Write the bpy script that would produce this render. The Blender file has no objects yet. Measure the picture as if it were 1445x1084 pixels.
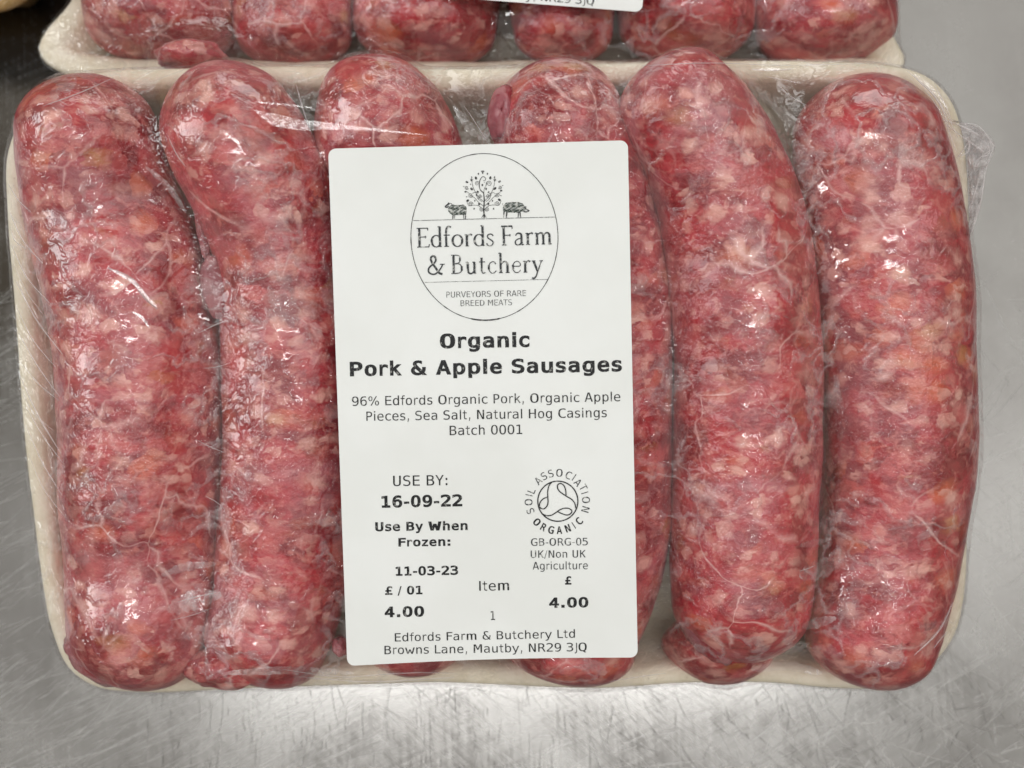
import bpy, bmesh, math, random
import numpy as np
from mathutils import Vector, Matrix, noise as mnoise

random.seed(7)
rng = np.random.default_rng(7)
sc = bpy.context.scene
col = sc.collection

# ------------------------------------------------------------------ camera, world, lamps, exposure
S = 0.00015                      # metres per photo pixel on the tray plane
D0 = 0.275                       # camera distance
FPX = D0 / S
CT = math.radians(6.3)           # camera tilt from straight down
TT = math.radians(10.5)          # tilt of the front tray (its far edge is propped up)
O = np.array([0.0, 0.0, 0.0323])
FWD = np.array([0, math.sin(CT), -math.cos(CT)])
UPV = np.array([0, math.cos(CT), math.sin(CT)])
RGT = np.array([1.0, 0, 0])
CAM = O - FWD * D0
TX = np.array([1.0, 0, 0]); TY = np.array([0, math.cos(TT), math.sin(TT)]); TN = np.array([0, -math.sin(TT), math.cos(TT)])

cd = bpy.data.cameras.new("camera"); cam = bpy.data.objects.new("camera", cd); col.objects.link(cam)
m = Matrix((RGT.tolist(), UPV.tolist(), (-FWD).tolist())).transposed().to_4x4()
m.translation = Vector(CAM.tolist()); cam.matrix_world = m
cd.sensor_width = 36; cd.lens = 36 * FPX / 1445
cd.clip_start = 0.01; cd.clip_end = 50
cd.dof.use_dof = True; cd.dof.focus_distance = 0.262; cd.dof.aperture_fstop = 10.0
sc.camera = cam

w = bpy.data.worlds.new("World"); sc.world = w; w.use_nodes = True
w.node_tree.nodes["Background"].inputs[0].default_value = (1.0, 0.83, 0.62, 1)
w.node_tree.nodes["Background"].inputs[1].default_value = 0.19

def area(name, loc, target, sx, sy, radiance, color=(1, 1, 1)):
    L = bpy.data.lights.new(name, 'AREA'); L.shape = 'RECTANGLE'; L.size = sx; L.size_y = sy
    L.energy = radiance * math.pi * sx * sy; L.color = color
    o = bpy.data.objects.new(name, L); col.objects.link(o); o.location = loc
    d = Vector(target) - Vector(loc); o.rotation_euler = d.to_track_quat('-Z', 'Y').to_euler()
    return o
area("ceiling_tube_light", (0.0, -0.17, 1.55), (0, 0, 0), 0.8, 0.055, 23, (1.0, 1.0, 0.99))
area("right_softbox_light", (0.85, 0.45, 1.45), (0.85, 0.45, 0), 1.3, 1.2, 1.15, (1.0, 1.0, 0.985))  # added softbox, placed to brighten the steel's reflection on the right
area("front_softbox_light", (0.0, -0.62, 1.40), (0.0, -0.62, 0), 2.4, 1.45, 0.60, (0.99, 1.0, 1.0))  # added softbox, extent set so the steel darkens towards the upper left

area("side_fill_light", (-1.15, 0.15, 0.85), (0, 0, 0), 0.9, 0.9, 2.2, (0.96, 0.99, 1.0))  # added fill from the left, kept out of the steel's reflections
area("far_fill_light", (0.3, 1.35, 0.75), (0, 0, 0), 1.4, 0.6, 1.2, (1.0, 1.0, 0.99))  # added fill from behind to lighten the tray rims

sc.view_settings.view_transform = 'Standard'; sc.view_settings.look = 'None'
sc.view_settings.exposure = 0.26; sc.view_settings.gamma = 1.0
sc.render.engine = 'CYCLES'
sc.cycles.use_denoising = True
sc.cycles.use_adaptive_sampling = True; sc.cycles.adaptive_threshold = 0.03; sc.cycles.adaptive_min_samples = 16
sc.cycles.max_bounces = 6; sc.cycles.transparent_max_bounces = 16
sc.cycles.caustics_reflective = False; sc.cycles.caustics_refractive = False

# ------------------------------------------------------------------ coordinate helpers
def ray(x, y):
    d = RGT * ((x - 722.5) / FPX) - UPV * ((y - 542.0) / FPX) + FWD
    return d
def P(x, y, h=0.0):
    """point of the plane h metres above the front tray's rim plane, seen at photo pixel x, y"""
    d = ray(x, y)
    t = (h - (CAM - O) @ TN) / (d @ TN)
    return CAM + d * t
def PT(x, y, z=0.0):
    """same for the horizontal plane at height z over the counter"""
    d = ray(x, y)
    t = (z - CAM[2]) / d[2]
    return CAM + d * t
def loc(p):      # world -> tray frame
    q = np.asarray(p) - O
    return np.stack([q @ TX, q @ TY, q @ TN], -1)
def unl(q):      # tray frame -> world
    q = np.asarray(q)
    return O + q[..., 0:1] * TX + q[..., 1:2] * TY + q[..., 2:3] * TN
I3 = lambda p: np.asarray(p)

# ------------------------------------------------------------------ node helpers
class NT:
    def __init__(s, name):
        s.m = bpy.data.materials.new(name); s.m.use_nodes = True
        s.t = s.m.node_tree; s.t.nodes.clear()
        s.out = s.t.nodes.new('ShaderNodeOutputMaterial')
    def n(s, typ, ins=None, **props):
        nd = s.t.nodes.new('ShaderNode' + typ)
        for k, v in props.items(): setattr(nd, k, v)
        for k, v in (ins or {}).items(): s.set(nd, k, v)
        return nd
    def set(s, nd, k, v):
        sk = nd.inputs[k]
        if isinstance(v, bpy.types.NodeSocket): s.t.links.new(v, sk)
        else: sk.default_value = v
    def math(s, op, a, b=0.5, c=None, clamp=False):
        nd = s.n('Math', operation=op, use_clamp=clamp); s.set(nd, 0, a); s.set(nd, 1, b)
        if c is not None: s.set(nd, 2, c)
        return nd.outputs[0]
    def vmath(s, op, a, b):
        nd = s.n('VectorMath', operation=op); s.set(nd, 0, a)
        s.set(nd, 3 if op == 'SCALE' else 1, b); return nd.outputs[0]
    def noise(s, vec, scale, detail=3, rough=0.5, dist=0.0, color=False):
        nd = s.n('TexNoise', {'Vector': vec, 'Scale': scale, 'Detail': detail, 'Roughness': rough, 'Distortion': dist})
        return nd.outputs['Color' if color else 0]
    def voro(s, vec, scale, feature='F1', out='Distance', rand=1.0):
        nd = s.n('TexVoronoi', {'Vector': vec, 'Scale': scale, 'Randomness': rand}, feature=feature)
        return nd.outputs[out]
    def mr(s, v, a, b, c=0.0, d=1.0, smooth=True):
        nd = s.n('MapRange', {'Value': v, 'From Min': a, 'From Max': b, 'To Min': c, 'To Max': d},
                 interpolation_type='SMOOTHSTEP' if smooth else 'LINEAR'); return nd.outputs[0]
    def mix(s, f, a, b, mode='MIX'):
        nd = s.n('Mix', data_type='RGBA', blend_type=mode, clamp_factor=True)
        s.set(nd, 0, f); s.set(nd, 6, a); s.set(nd, 7, b); return nd.outputs[2]
    def warp(s, vec, scale, amp, detail=2):
        c = s.noise(vec, scale, detail, 0.5, color=True)
        c = s.vmath('SUBTRACT', c, (0.5, 0.5, 0.5)); c = s.vmath('SCALE', c, amp)
        return s.vmath('ADD', vec, c)
    def bump(s, h, strength, dist, normal=None):
        ins = {'Height': h, 'Strength': strength, 'Distance': dist}
        if normal is not None: ins['Normal'] = normal
        return s.n('Bump', ins).outputs[0]
    def objvec(s, rand=True, factor=1.0):
        v = s.n('TexCoord').outputs['Object']
        if rand:
            r = s.n('ObjectInfo').outputs['Random']
            c = s.n('CombineXYZ', {0: s.math('MULTIPLY', r, 3.1), 1: s.math('MULTIPLY', r, 7.7), 2: s.math('MULTIPLY', r, 5.3)})
            v = s.vmath('ADD', v, c.outputs[0])
        return v
    def done(s, sh): s.t.links.new(sh, s.out.inputs[0]); return s.m

def srgb(r, g, b):
    f = lambda c: (c / 255 / 12.92) if c / 255 <= 0.04045 else ((c / 255 + 0.055) / 1.055) ** 2.4
    return (f(r), f(g), f(b), 1)

# ------------------------------------------------------------------ materials
def meat_material(name, pale=0.0, orange=1.0, haze=1.0):
    t = NT(name)
    p00 = t.objvec()
    p0 = t.vmath('MULTIPLY', p00, (0.85, 1.2, 1.0))
    # warped copies of the coordinates: mincemeat has torn, wispy borders
    p1 = t.warp(t.warp(p0, 120, 0.0065, 3), 620, 0.0018, 3)
    p3 = t.warp(t.warp(p0, 160, 0.006, 3), 640, 0.0026, 3)
    p2 = t.warp(t.warp(p0, 200, 0.0055, 3), 800, 0.0018, 3)
    deep = srgb(134, 20, 34); red = srgb(188, 50, 60); rose = srgb(206, 96, 96)
    base = t.mix(t.mr(t.noise(p1, 110, 4, 0.6), 0.38, 0.62), deep, red)
    v1 = t.n('TexVoronoi', {'Vector': p1, 'Scale': 170.0, 'Randomness': 1.0}, feature='F1')
    sp = t.n('SeparateColor', {0: v1.outputs['Color']})
    soft = t.mr(v1.outputs['Distance'], 0.80, 0.20)
    base = t.mix(t.math('MULTIPLY', soft, t.mr(sp.outputs[0], 0.40, 0.75, 0, 0.75)), base, rose)
    base = t.mix(t.math('MULTIPLY', soft, t.mr(sp.outputs[1], 0.55, 0.95, 0, 0.65)), base, srgb(126, 18, 32))
    # orange flecks of apple
    org = t.math('MULTIPLY', t.mr(sp.outputs[2], 0.74, 0.92, 0, 0.75 * orange), t.mr(v1.outputs['Distance'], 0.75, 0.15))
    base = t.mix(org, base, srgb(218, 108, 70))
    f = t.noise(p2, 380, 4, 0.65)
    base = t.mix(t.mr(f, 0.50, 0.70, 0, 0.60), base, srgb(220, 132, 124))
    base = t.mix(t.mr(f, 0.47, 0.32, 0, 0.40), base, srgb(118, 16, 30))
    # fat: soft ragged blobs of two sizes, and wisps
    v2 = t.n('TexVoronoi', {'Vector': p2, 'Scale': 190.0, 'Randomness': 1.0}, feature='F1')
    s2 = t.n('SeparateColor', {0: v2.outputs['Color']})
    fat = t.math('MULTIPLY', t.mr(s2.outputs[0], 0.64 - 0.1 * pale, 0.80 - 0.1 * pale, 0, 1.0), t.mr(t.math('ADD', v2.outputs['Distance'], t.math('MULTIPLY', f, 0.5)), 0.78, 0.38))
    v3 = t.n('TexVoronoi', {'Vector': p3, 'Scale': 300.0, 'Randomness': 1.0}, feature='F1')
    s3 = t.n('SeparateColor', {0: v3.outputs['Color']})
    fat2 = t.math('MULTIPLY', t.mr(s3.outputs[1], 0.60, 0.86, 0, 0.85), t.mr(v3.outputs['Distance'], 0.72, 0.25))
    wisp = t.mr(t.noise(t.warp(p0, 150, 0.009, 3), 230, 5, 0.62), 0.55, 0.70, 0, 0.60)
    fcol = t.mix(t.noise(p0, 150, 2), srgb(236, 164, 148), srgb(242, 194, 184))
    fatm = t.math('MAXIMUM', t.math('MAXIMUM', fat, fat2), wisp)
    fatm = t.math('MULTIPLY', fatm, t.mr(t.noise(p0, 60, 3), 0.33, 0.62, 0.30, 1.0))
    base = t.mix(fatm, base, fcol)
    yel = t.math('MULTIPLY', t.mr(s2.outputs[2], 0.93, 0.97, 0, 0.6 * orange), t.mr(v2.outputs['Distance'], 0.7, 0.1))
    base = t.mix(yel, base, srgb(196, 138, 64))
    # milky casing over the meat; the facing term paints scattered light at the edges
    hz = t.mr(t.noise(p0, 60, 4, 0.6, 0.6), 0.44, 0.70, 0.0, 0.42 * haze)
    fr = t.n('LayerWeight', {'Blend': 0.35}).outputs['Facing']
    hz = t.math('ADD', hz, t.mr(fr, 0.25, 0.90, 0.0, 0.34), clamp=True)
    base = t.mix(hz, base, srgb(190, 112, 122))
    # white fibres and wrinkles of the casing: soft curved webs
    pv = t.warp(t.warp(p00, 45, 0.016, 2), 260, 0.0022, 4)
    e1 = t.voro(pv, 48, 'DISTANCE_TO_EDGE')
    wv = t.mr(t.noise(p00, 110, 2), 0.32, 0.78, 0.006, 0.045)
    l1 = t.math('SUBTRACT', 1.0, t.math('DIVIDE', e1, wv), clamp=True)
    l1 = t.math('MULTIPLY', t.math('POWER', l1, 1.3), t.mr(t.noise(p00, 55, 3), 0.44, 0.62, 0.0, 0.72))
    e2 = t.voro(t.warp(t.warp(p00, 70, 0.014, 2), 420, 0.0016, 3), 110, 'DISTANCE_TO_EDGE')
    l2 = t.math('SUBTRACT', 1.0, t.math('DIVIDE', e2, 0.055), clamp=True)
    l2 = t.math('MULTIPLY', l2, t.mr(t.noise(p00, 75, 2), 0.54, 0.68, 0.0, 0.25))
    lines = t.math('MAXIMUM', l1, l2)
    base = t.mix(lines, base, srgb(236, 190, 186))
    nrm = t.bump(t.math('MULTIPLY', t.noise(p0, 260, 3, 0.6), 2.0), 0.5, 0.0006)
    b = t.n('BsdfPrincipled', {'Base Color': base, 'Roughness': 0.30, 'Normal': nrm, 'Specular IOR Level': 0.5})
    return t.done(b.outputs[0])

def film_material(name, veil=0.012, rough=0.045, squiggle=1.0, lines=1.0):
    t = NT(name)
    p = t.objvec()
    pw = t.warp(p, 220, 0.004, 2)
    # little crinkles: pinched, wormy ridges
    cr = t.math('ABSOLUTE', t.math('SUBTRACT', t.noise(pw, 380, 3, 0.55), 0.5))
    cr = t.mr(cr, 0.0, 0.10, 1.0, 0.0)
    cr2 = t.math('ABSOLUTE', t.math('SUBTRACT', t.noise(t.warp(p, 90, 0.01, 2), 130, 3, 0.5), 0.5))
    cr2 = t.mr(cr2, 0.0, 0.06, 1.0, 0.0)
    patch = t.mr(t.noise(p, 70, 3), 0.42, 0.62)
    h = t.math('MULTIPLY', t.math('MULTIPLY', cr, patch), 0.55)
    h = t.math('ADD', h, t.math('MULTIPLY', cr2, 0.8))
    h = t.math('ADD', h, t.math('MULTIPLY', t.noise(p, 800, 2), 0.18))
    h = t.math('ADD', h, t.math('MULTIPLY', t.noise(p, 120, 2), 2.2))
    nrm = t.bump(h, 0.7 * squiggle, 0.00035)
    g = t.n('BsdfGlossy', {'Color': (1, 1, 1, 1), 'Roughness': rough, 'Normal': nrm})
    tr = t.n('BsdfTransparent', {'Color': (0.985, 0.98, 0.98, 1)})
    fr = t.n('Fresnel', {'IOR': 1.45, 'Normal': nrm}).outputs[0]
    fac = t.math('MINIMUM', t.math('MULTIPLY', fr, 1.2), 0.17)
    s1 = t.n('MixShader', {0: fac, 1: tr.outputs[0], 2: g.outputs[0]})
    ln = t.math('MULTIPLY', t.math('MULTIPLY', cr2, t.mr(t.noise(p, 50, 2), 0.45, 0.62)), 0.16 * lines)
    d = t.n('BsdfDiffuse', {'Color': (0.85, 0.82, 0.84, 1)})
    s2 = t.n('MixShader', {0: t.math('ADD', ln, veil), 1: s1.outputs[0], 2: d.outputs[0]})
    return t.done(s2.outputs[0])

def casing_material():
    t = NT("casing"); p = t.objvec()
    base = t.mix(t.mr(t.noise(t.warp(p, 150, 0.006), 160, 4), 0.4, 0.62), srgb(172, 100, 110), srgb(202, 142, 146))
    base = t.mix(t.mr(t.noise(t.warp(p, 90, 0.006), 120, 4), 0.54, 0.62, 0, 0.9), base, srgb(160, 48, 60))
    nrm = t.bump(t.noise(t.warp(p, 200, 0.004), 260, 4), 0.6, 0.0008)
    b = t.n('BsdfPrincipled', {'Base Color': base, 'Roughness': 0.2, 'Normal': nrm, 'Subsurface Weight': 0.3,
                               'Subsurface Radius': (1, 0.5, 0.5), 'Subsurface Scale': 0.001})
    tr = t.n('BsdfTransparent', {'Color': (0.9, 0.75, 0.78, 1)})
    return t.done(t.n('MixShader', {0: 0.72, 1: tr.outputs[0], 2: b.outputs[0]}).outputs[0])

def pulp_material(name, c1, c2):
    t = NT(name); p = t.objvec()
    a = t.noise(t.warp(p, 120, 0.006), 260, 5, 0.65)
    fib = t.mr(t.math('ABSOLUTE', t.math('SUBTRACT', t.noise(t.warp(p, 300, 0.003), 520, 3), 0.5)), 0, 0.03, 1, 0)
    base = t.mix(t.mr(a, 0.35, 0.65), c1, c2)
    base = t.mix(t.math('MULTIPLY', fib, 0.16), base, srgb(240, 232, 214))
    base = t.mix(t.mr(t.noise(p, 800, 2), 0.70, 0.76, 0, 0.35), base, srgb(150, 130, 104))
    h = t.math('ADD', t.noise(p, 900, 3, 0.6), t.math('MULTIPLY', t.noise(p, 130, 3), 1.5))
    b = t.n('BsdfPrincipled', {'Base Color': base, 'Roughness': 0.75, 'Normal': t.bump(h, 0.5, 0.0004), 'Specular IOR Level': 0.3})
    return t.done(b.outputs[0])

def steel_material(name, base=(0.225, 0.221, 0.213), rough=0.21, plain=False):
    t = NT(name); p = t.objvec(False)
    c = base + (1,)
    if plain:
        b = t.n('BsdfPrincipled', {'Base Color': c, 'Metallic': 1.0, 'Roughness': rough}); return t.done(b.outputs[0])
    def st(ax, ay, scale, rot):
        m0 = t.n('Mapping', {'Vector': p, 'Rotation': (0, 0, -rot)})
        mp = t.n('Mapping', {'Vector': m0.outputs[0], 'Scale': (ax, ay, 1)})
        return t.noise(mp.outputs[0], scale, 3, 0.6)
    g1 = st(1, 0.03, 1500, 0.05)      # near-vertical grain
    g2 = st(0.05, 1, 1300, 0.45)
    g3 = st(0.05, 1, 1300, -0.75)
    blot = t.noise(p, 22, 4, 0.6)
    g = t.math('ADD', t.math('MULTIPLY', g1, 0.9), t.math('ADD', t.math('MULTIPLY', g2, 0.7), t.math('MULTIPLY', g3, 0.7)))
    colr = t.mix(t.mr(blot, 0.35, 0.65), (base[0] * 0.93, base[1] * 0.92, base[2] * 0.92, 1), (base[0] * 1.1, base[1] * 1.1, base[2] * 1.1, 1))
    colr = t.mix(t.mr(g, 1.1, 1.5, 0, 0.12), colr, (0.42, 0.41, 0.40, 1))
    rg = t.math('ADD', t.mr(g, 0.9, 1.4, -0.06, 0.06, False), t.mr(blot, 0.3, 0.7, rough - 0.05, rough + 0.05))
    b = t.n('BsdfPrincipled', {'Base Color': colr, 'Metallic': 1.0, 'Roughness': rg,
                               'Normal': t.bump(g, 0.07, 0.0001)})
    return t.done(b.outputs[0])

def paper_material():
    t = NT("label_paper"); p = t.objvec()
    base = t.mix(t.mr(t.noise(p, 40, 3), 0.35, 0.65), srgb(232, 236, 235), srgb(237, 241, 241))
    b = t.n('BsdfPrincipled', {'Base Color': base, 'Roughness': 0.42, 'Normal': t.bump(t.noise(p, 60, 2), 0.25, 0.0005), 'Specular IOR Level': 0.35})
    return t.done(b.outputs[0])

def ink_material(name, c, breaks):
    t = NT(name); p = t.n('TexCoord').outputs['Object']
    n1 = t.noise(p, 1600, 2)
    base = t.mix(t.mr(n1, 0.60 - 0.12 * breaks, 0.66, 0, min(1.0, 0.25 + 0.6 * breaks)), c, srgb(214, 216, 212))
    b = t.n('BsdfPrincipled', {'Base Color': base, 'Roughness': 0.5, 'Specular IOR Level': 0.3})
    return t.done(b.outputs[0])

M_meat = [meat_material("sausage_meat_a"), meat_material("sausage_meat_b", 0.25, 0.7, 1.1), meat_material("sausage_meat_c", 0.4, 1.0, 0.8)]
M_film = film_material("cling_film")
M_loose = film_material("loose_cling_film", veil=0.30, rough=0.10, squiggle=2.2, lines=7.0)
M_fold = film_material("folded_cling_film", veil=0.30, rough=0.08, squiggle=0.5, lines=0.5)
M_haze = film_material("hazy_cling_film", veil=0.06, rough=0.2, squiggle=0.4, lines=1.5)
M_smooth = film_material("taut_cling_film", veil=0.05, rough=0.12, squiggle=0.12, lines=0.3)
M_casing = casing_material()
M_pulp = pulp_material("moulded_pulp", srgb(232, 223, 200), srgb(244, 237, 218))
M_tan = pulp_material("tan_card", srgb(150, 122, 78), srgb(168, 138, 92))  # tan tone taken darker, the corner's shade is in the colour
M_steel = steel_material("brushed_steel")
M_scr = steel_material("bright_scratch", (0.37, 0.365, 0.355), 0.42, True)  # worn scratches, with their lamp glint put into the lighter base colour
M_scrd = steel_material("dark_scratch", (0.10, 0.097, 0.093), 0.4, True)
M_paper = paper_material()
M_ink = ink_material("black_ink", srgb(22, 24, 27), 0.15)
M_thin = ink_material("grey_ink", srgb(50, 54, 58), 0.6)
M_green = ink_material("dark_green_ink", srgb(58, 70, 64), 0.9)

# ------------------------------------------------------------------ object helpers
def make(name, verts, faces, mat, parent=None, origin=None, smooth=True):
    verts = np.asarray(verts, float)
    if origin is None: origin = verts.mean(0) if parent is None else np.zeros(3)
    me = bpy.data.meshes.new(name)
    me.from_pydata((verts - origin).tolist(), [], faces)
    me.materials.append(mat)
    if smooth: me.polygons.foreach_set('use_smooth', [True] * len(me.polygons))
    me.update()
    o = bpy.data.objects.new(name, me); col.objects.link(o)
    o.location = origin.tolist()
    if parent is not None:
        o.parent = parent; o.location = (Vector(origin.tolist()) - parent.location)
    return o
def tag(o, label, cat, group=None):
    o['label'] = label; o['category'] = cat
    if group: o['group'] = group
    return o
def structure(o): o['kind'] = 'structure'; return o

def catmull(pts, n):
    pts = np.asarray(pts, float)
    d = np.r_[0, np.cumsum(np.maximum(1e-9, np.linalg.norm(np.diff(pts[:, :2], axis=0), axis=1)) ** 0.5)]
    t = np.linspace(0, d[-1], n); out = np.zeros((n, pts.shape[1]))
    ext = np.vstack([2 * pts[0] - pts[1], pts, 2 * pts[-1] - pts[-2]])
    de = np.r_[d[0] - (d[1] - d[0]), d, d[-1] + (d[-1] - d[-2])]
    for i, u in enumerate(t):
        k = min(max(np.searchsorted(d, u, side='right') - 1, 0), len(d) - 2)
        t0, t1, t2, t3 = de[k], de[k + 1], de[k + 2], de[k + 3]; p0, p1, p2, p3 = ext[k:k + 4]
        m1 = (p1 - p0) / (t1 - t0) - (p2 - p0) / (t2 - t0) + (p2 - p1) / (t2 - t1)
        m2 = (p2 - p1) / (t2 - t1) - (p3 - p1) / (t3 - t1) + (p3 - p2) / (t3 - t2)
        s = (u - t1) / (t2 - t1); L = t2 - t1
        out[i] = (2*s**3-3*s**2+1)*p1 + (s**3-2*s**2+s)*m1*L + (-2*s**3+3*s**2)*p2 + (s**3-s**2)*m2*L
    return out

def closed_loop(pts, n):
    pts = np.asarray(pts, float); k = len(pts)
    ext = np.vstack([pts[-3:], pts, pts[:3]])
    c = catmull(ext, n * 4)
    # keep one turn: nearest samples to first point, twice
    d = np.linalg.norm(c - pts[0], axis=1)
    half = len(c) // 2; a = np.argmin(d[:half]); b = half + np.argmin(d[half:])
    c = c[a:b]
    s = np.r_[0, np.cumsum(np.linalg.norm(np.diff(np.vstack([c, c[:1]]), axis=0), axis=1))]
    q = np.linspace(0, s[-1], n, endpoint=False); cc = np.vstack([c, c[:1]])
    return np.stack([np.interp(q, s, cc[:, j]) for j in range(cc.shape[1])], 1)

def grid_faces(nr, nc, wrap=True):
    f = []
    for i in range(nr - 1):
        for j in range(nc if wrap else nc - 1):
            k = (j + 1) % nc
            f.append((i * nc + j, i * nc + k, (i + 1) * nc + k, (i + 1) * nc + j))
    return f

# ------------------------------------------------------------------ counter
g = 60
xs = np.linspace(-0.8, 0.8, g); ys = np.linspace(-0.8, 0.9, g)
V = [(x, y, 0) for y in ys for x in xs] + [(-0.8, -0.8, -0.02), (0.8, -0.8, -0.02), (0.8, 0.9, -0.02), (-0.8, 0.9, -0.02)]
F = grid_faces(g, g, False); n0 = g * g
F += [(n0, n0 + 1, g - 1, 0), (n0 + 1, n0 + 2, n0 - 1, g - 1), (n0 + 2, n0 + 3, n0 - g, n0 - 1), (n0 + 3, n0, 0, n0 - g), (n0 + 3, n0 + 2, n0 + 1, n0)]
counter = structure(make("counter", V, F, M_steel, origin=np.zeros(3), smooth=False))

def scratches(name, N, mat, zone, wlo, whi, llo, lhi, z0):
    V, F = [], []
    for i in range(N):
        px, py, ang = zone()
        c = PT(px, py, 0)
        a = math.radians(ang); L = llo * (lhi / llo) ** (random.random() ** 1.8); wd = random.uniform(wlo, whi)
        bend = random.gauss(0, 0.04) * L
        d = np.array([math.cos(a), math.sin(a), 0]); nn = np.array([-d[1], d[0], 0])
        k = len(V); tl = random.uniform(-0.16, 0.16) * wd
        seg = 5
        for j in range(seg + 1):
            u = j / seg; ww = wd * (math.sin(math.pi * min(max(u, 0.04), 0.96)) ** 0.5)
            q = c + d * (u - 0.5) * L + nn * bend * 4 * u * (1 - u)
            for sgn in (-0.5, 0.5):
                v = q + nn * ww * sgn; v[2] = z0 + tl * sgn + abs(tl) * 0.5; V.append(v.tolist())
        for j in range(seg):
            F.append((k + 2*j, k + 2*j + 2, k + 2*j + 3, k + 2*j + 1))
    o = make(name, V, F, mat, counter, smooth=False); o['kind'] = 'stuff'; return o
def zone_a():
    px = random.uniform(-60, 1500); py = random.uniform(930, 1130) if random.random() < 0.75 else random.uniform(400, 1000)
    if py < 930: px = random.choice([random.uniform(-60, 60), random.uniform(1360, 1500)])
    if px < 520: ang = random.gauss(28, 9)
    elif px < 1000: ang = random.gauss(-40, 10) if random.random() < .6 else random.gauss(10, 12)
    else: ang = random.choice([random.gauss(-50, 8), random.gauss(38, 10), random.gauss(25, 25)])
    return px, py, ang
def zone_b():
    px = random.uniform(200, 1500); py = random.uniform(960, 1130)
    ang = random.gauss(90, 7) if px < 800 else random.gauss(-60, 25)
    return px, py, ang
scratches("scratch", 1500, M_scr, zone_a, 0.00004, 0.00012, 0.003, 0.03, 0.00003)
scratches("scratch", 420, M_scrd, zone_b, 0.00004, 0.00013, 0.002, 0.016, 0.00002)

# ------------------------------------------------------------------ pulp trays
def tray(name, outline_pts, frame_to, mat, depth=0.0215, rimw=1.0, n=300, wob=0.0002):
    """outline_pts in a flat frame (metres), frame_to maps (x,y,h) to world"""
    L = closed_loop(outline_pts, n)
    T = np.roll(L, -1, 0) - np.roll(L, 1, 0); T /= np.linalg.norm(T, axis=1)[:, None]
    area2 = np.sum(L[:, 0] * np.roll(L[:, 1], -1) - np.roll(L[:, 0], -1) * L[:, 1])
    NI = np.stack([-T[:, 1], T[:, 0]], 1) * (1 if area2 > 0 else -1)     # inward
    prof = [(0.0006, -0.0026), (0.0001, -0.0022), (0, -0.0012), (0.0004, -0.0003), (0.0012, 0.0), (0.0022, 0.0), (0.0032, -0.0003),
            (0.0040, -0.0011), (0.0046, -0.0028), (0.0060, -0.008), (0.0078, -0.0145), (0.0092, -0.0182), (0.0112, -0.0200), (0.014, -0.0206)]
    prof = [(a * rimw, b * depth / 0.0215) for a, b in prof]
    under = [(0.0014 * rimw, -0.0030), (0.0034 * rimw, -0.0032), (0.0048 * rimw, -0.009), (0.0068 * rimw, -0.0165), (0.0084 * rimw, -depth + 0.0008), (0.010 * rimw, -depth)]
    rows = []
    for o, h in prof:
        w1 = np.array([mnoise.noise(Vector((x * 90, y * 90, h * 60 + 3))) for x, y in L]) * wob * 2.2
        rows.append(np.c_[L + NI * (o + w1)[:, None] if o > 0.002 else L + NI * o, np.full(n, h) + w1 * 0.6])
    c = L.mean(0); inner = rows[-1]
    for s in (0.9, 0.7, 0.4, 0.0001):
        q = inner.copy(); q[:, :2] = c + (inner[:, :2] - c) * s; rows.append(q)
    top = np.vstack(rows); nr = len(rows)
    bot = [np.c_[L + NI * o, np.full(n, h)] for o, h in under]
    q = bot[-1].copy(); q[:, :2] = c + (q[:, :2] - c) * 0.0001; bot.append(q)
    V = np.vstack([top] + bot); F = grid_faces(nr, n)
    b0 = nr * n
    for i in range(len(bot) - 1):
        for j in range(n):
            k = (j + 1) % n; F.append((b0 + i*n + k, b0 + i*n + j, b0 + (i+1)*n + j, b0 + (i+1)*n + k))
    for j in range(n):
        k = (j + 1) % n; F.append((k, j, b0 + j, b0 + k))
    W = frame_to(V)
    return make(name, W, F, mat), L

front_px = [(8, 226), (9, 300), (17, 400), (26, 520), (36, 640), (48, 740), (60, 830), (74, 895), (95, 942), (135, 970), (200, 978),
            (330, 973), (480, 968), (620, 964), (720, 968), (850, 972), (960, 965), (1080, 964), (1180, 972), (1255, 970), (1312, 942), (1346, 900), (1361, 845),
            (1366, 740), (1369, 620), (1370, 500), (1370, 380), (1367, 270), (1360, 195), (1342, 140), (1310, 108), (1265, 93),
            (1150, 86), (1000, 86), (850, 89), (700, 96), (560, 97), (400, 93), (260, 96), (160, 99), (92, 112), (52, 136), (22, 180)]
front_loc = np.array([loc(P(x, y, -0.0006))[:2] for x, y in front_px])
tray1, OUT = tray("food_tray", front_loc, unl, M_pulp, rimw=1.0)
tag(tray1, "cream moulded pulp tray in the foreground holding the labelled sausages", "food tray")

ZB = 0.022
back_px = [(52, 66), (62, 42), (97, 0), (132, -70), (150, -220), (158, -480), (190, -620), (300, -680), (700, -690), (1080, -680), (1185, -620), (1215, -480),
           (1232, -220), (1246, -40), (1262, 45), (1279, 84), (1262, 106), (1150, 114), (700, 118), (300, 116), (160, 113), (95, 104), (60, 84)]
back_loc = np.array([PT(x, y, ZB)[:2] for x, y in back_px])
flat = lambda z: (lambda q: np.c_[q[:, :2], q[:, 2] + z])
tray2, OUTB = tray("food_tray", back_loc, flat(ZB), M_pulp, rimw=1.35)
tag(tray2, "cream moulded pulp tray cut off by the top edge, behind the labelled pack", "food tray")
tc = PT(-20, -72, 0.026)[:2]; tr_ = 0.0143
tan_loc = []
for qx, qy, a0_ in ((0, 0, -90), (0, 0.09, 0), (-0.13, 0.09, 90), (-0.13, 0, 180)):
    for k in range(7):
        a = math.radians(a0_ + 15 * k); tan_loc.append((tc[0] + qx + tr_ * math.cos(a), tc[1] + qy + tr_ * math.sin(a)))
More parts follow.
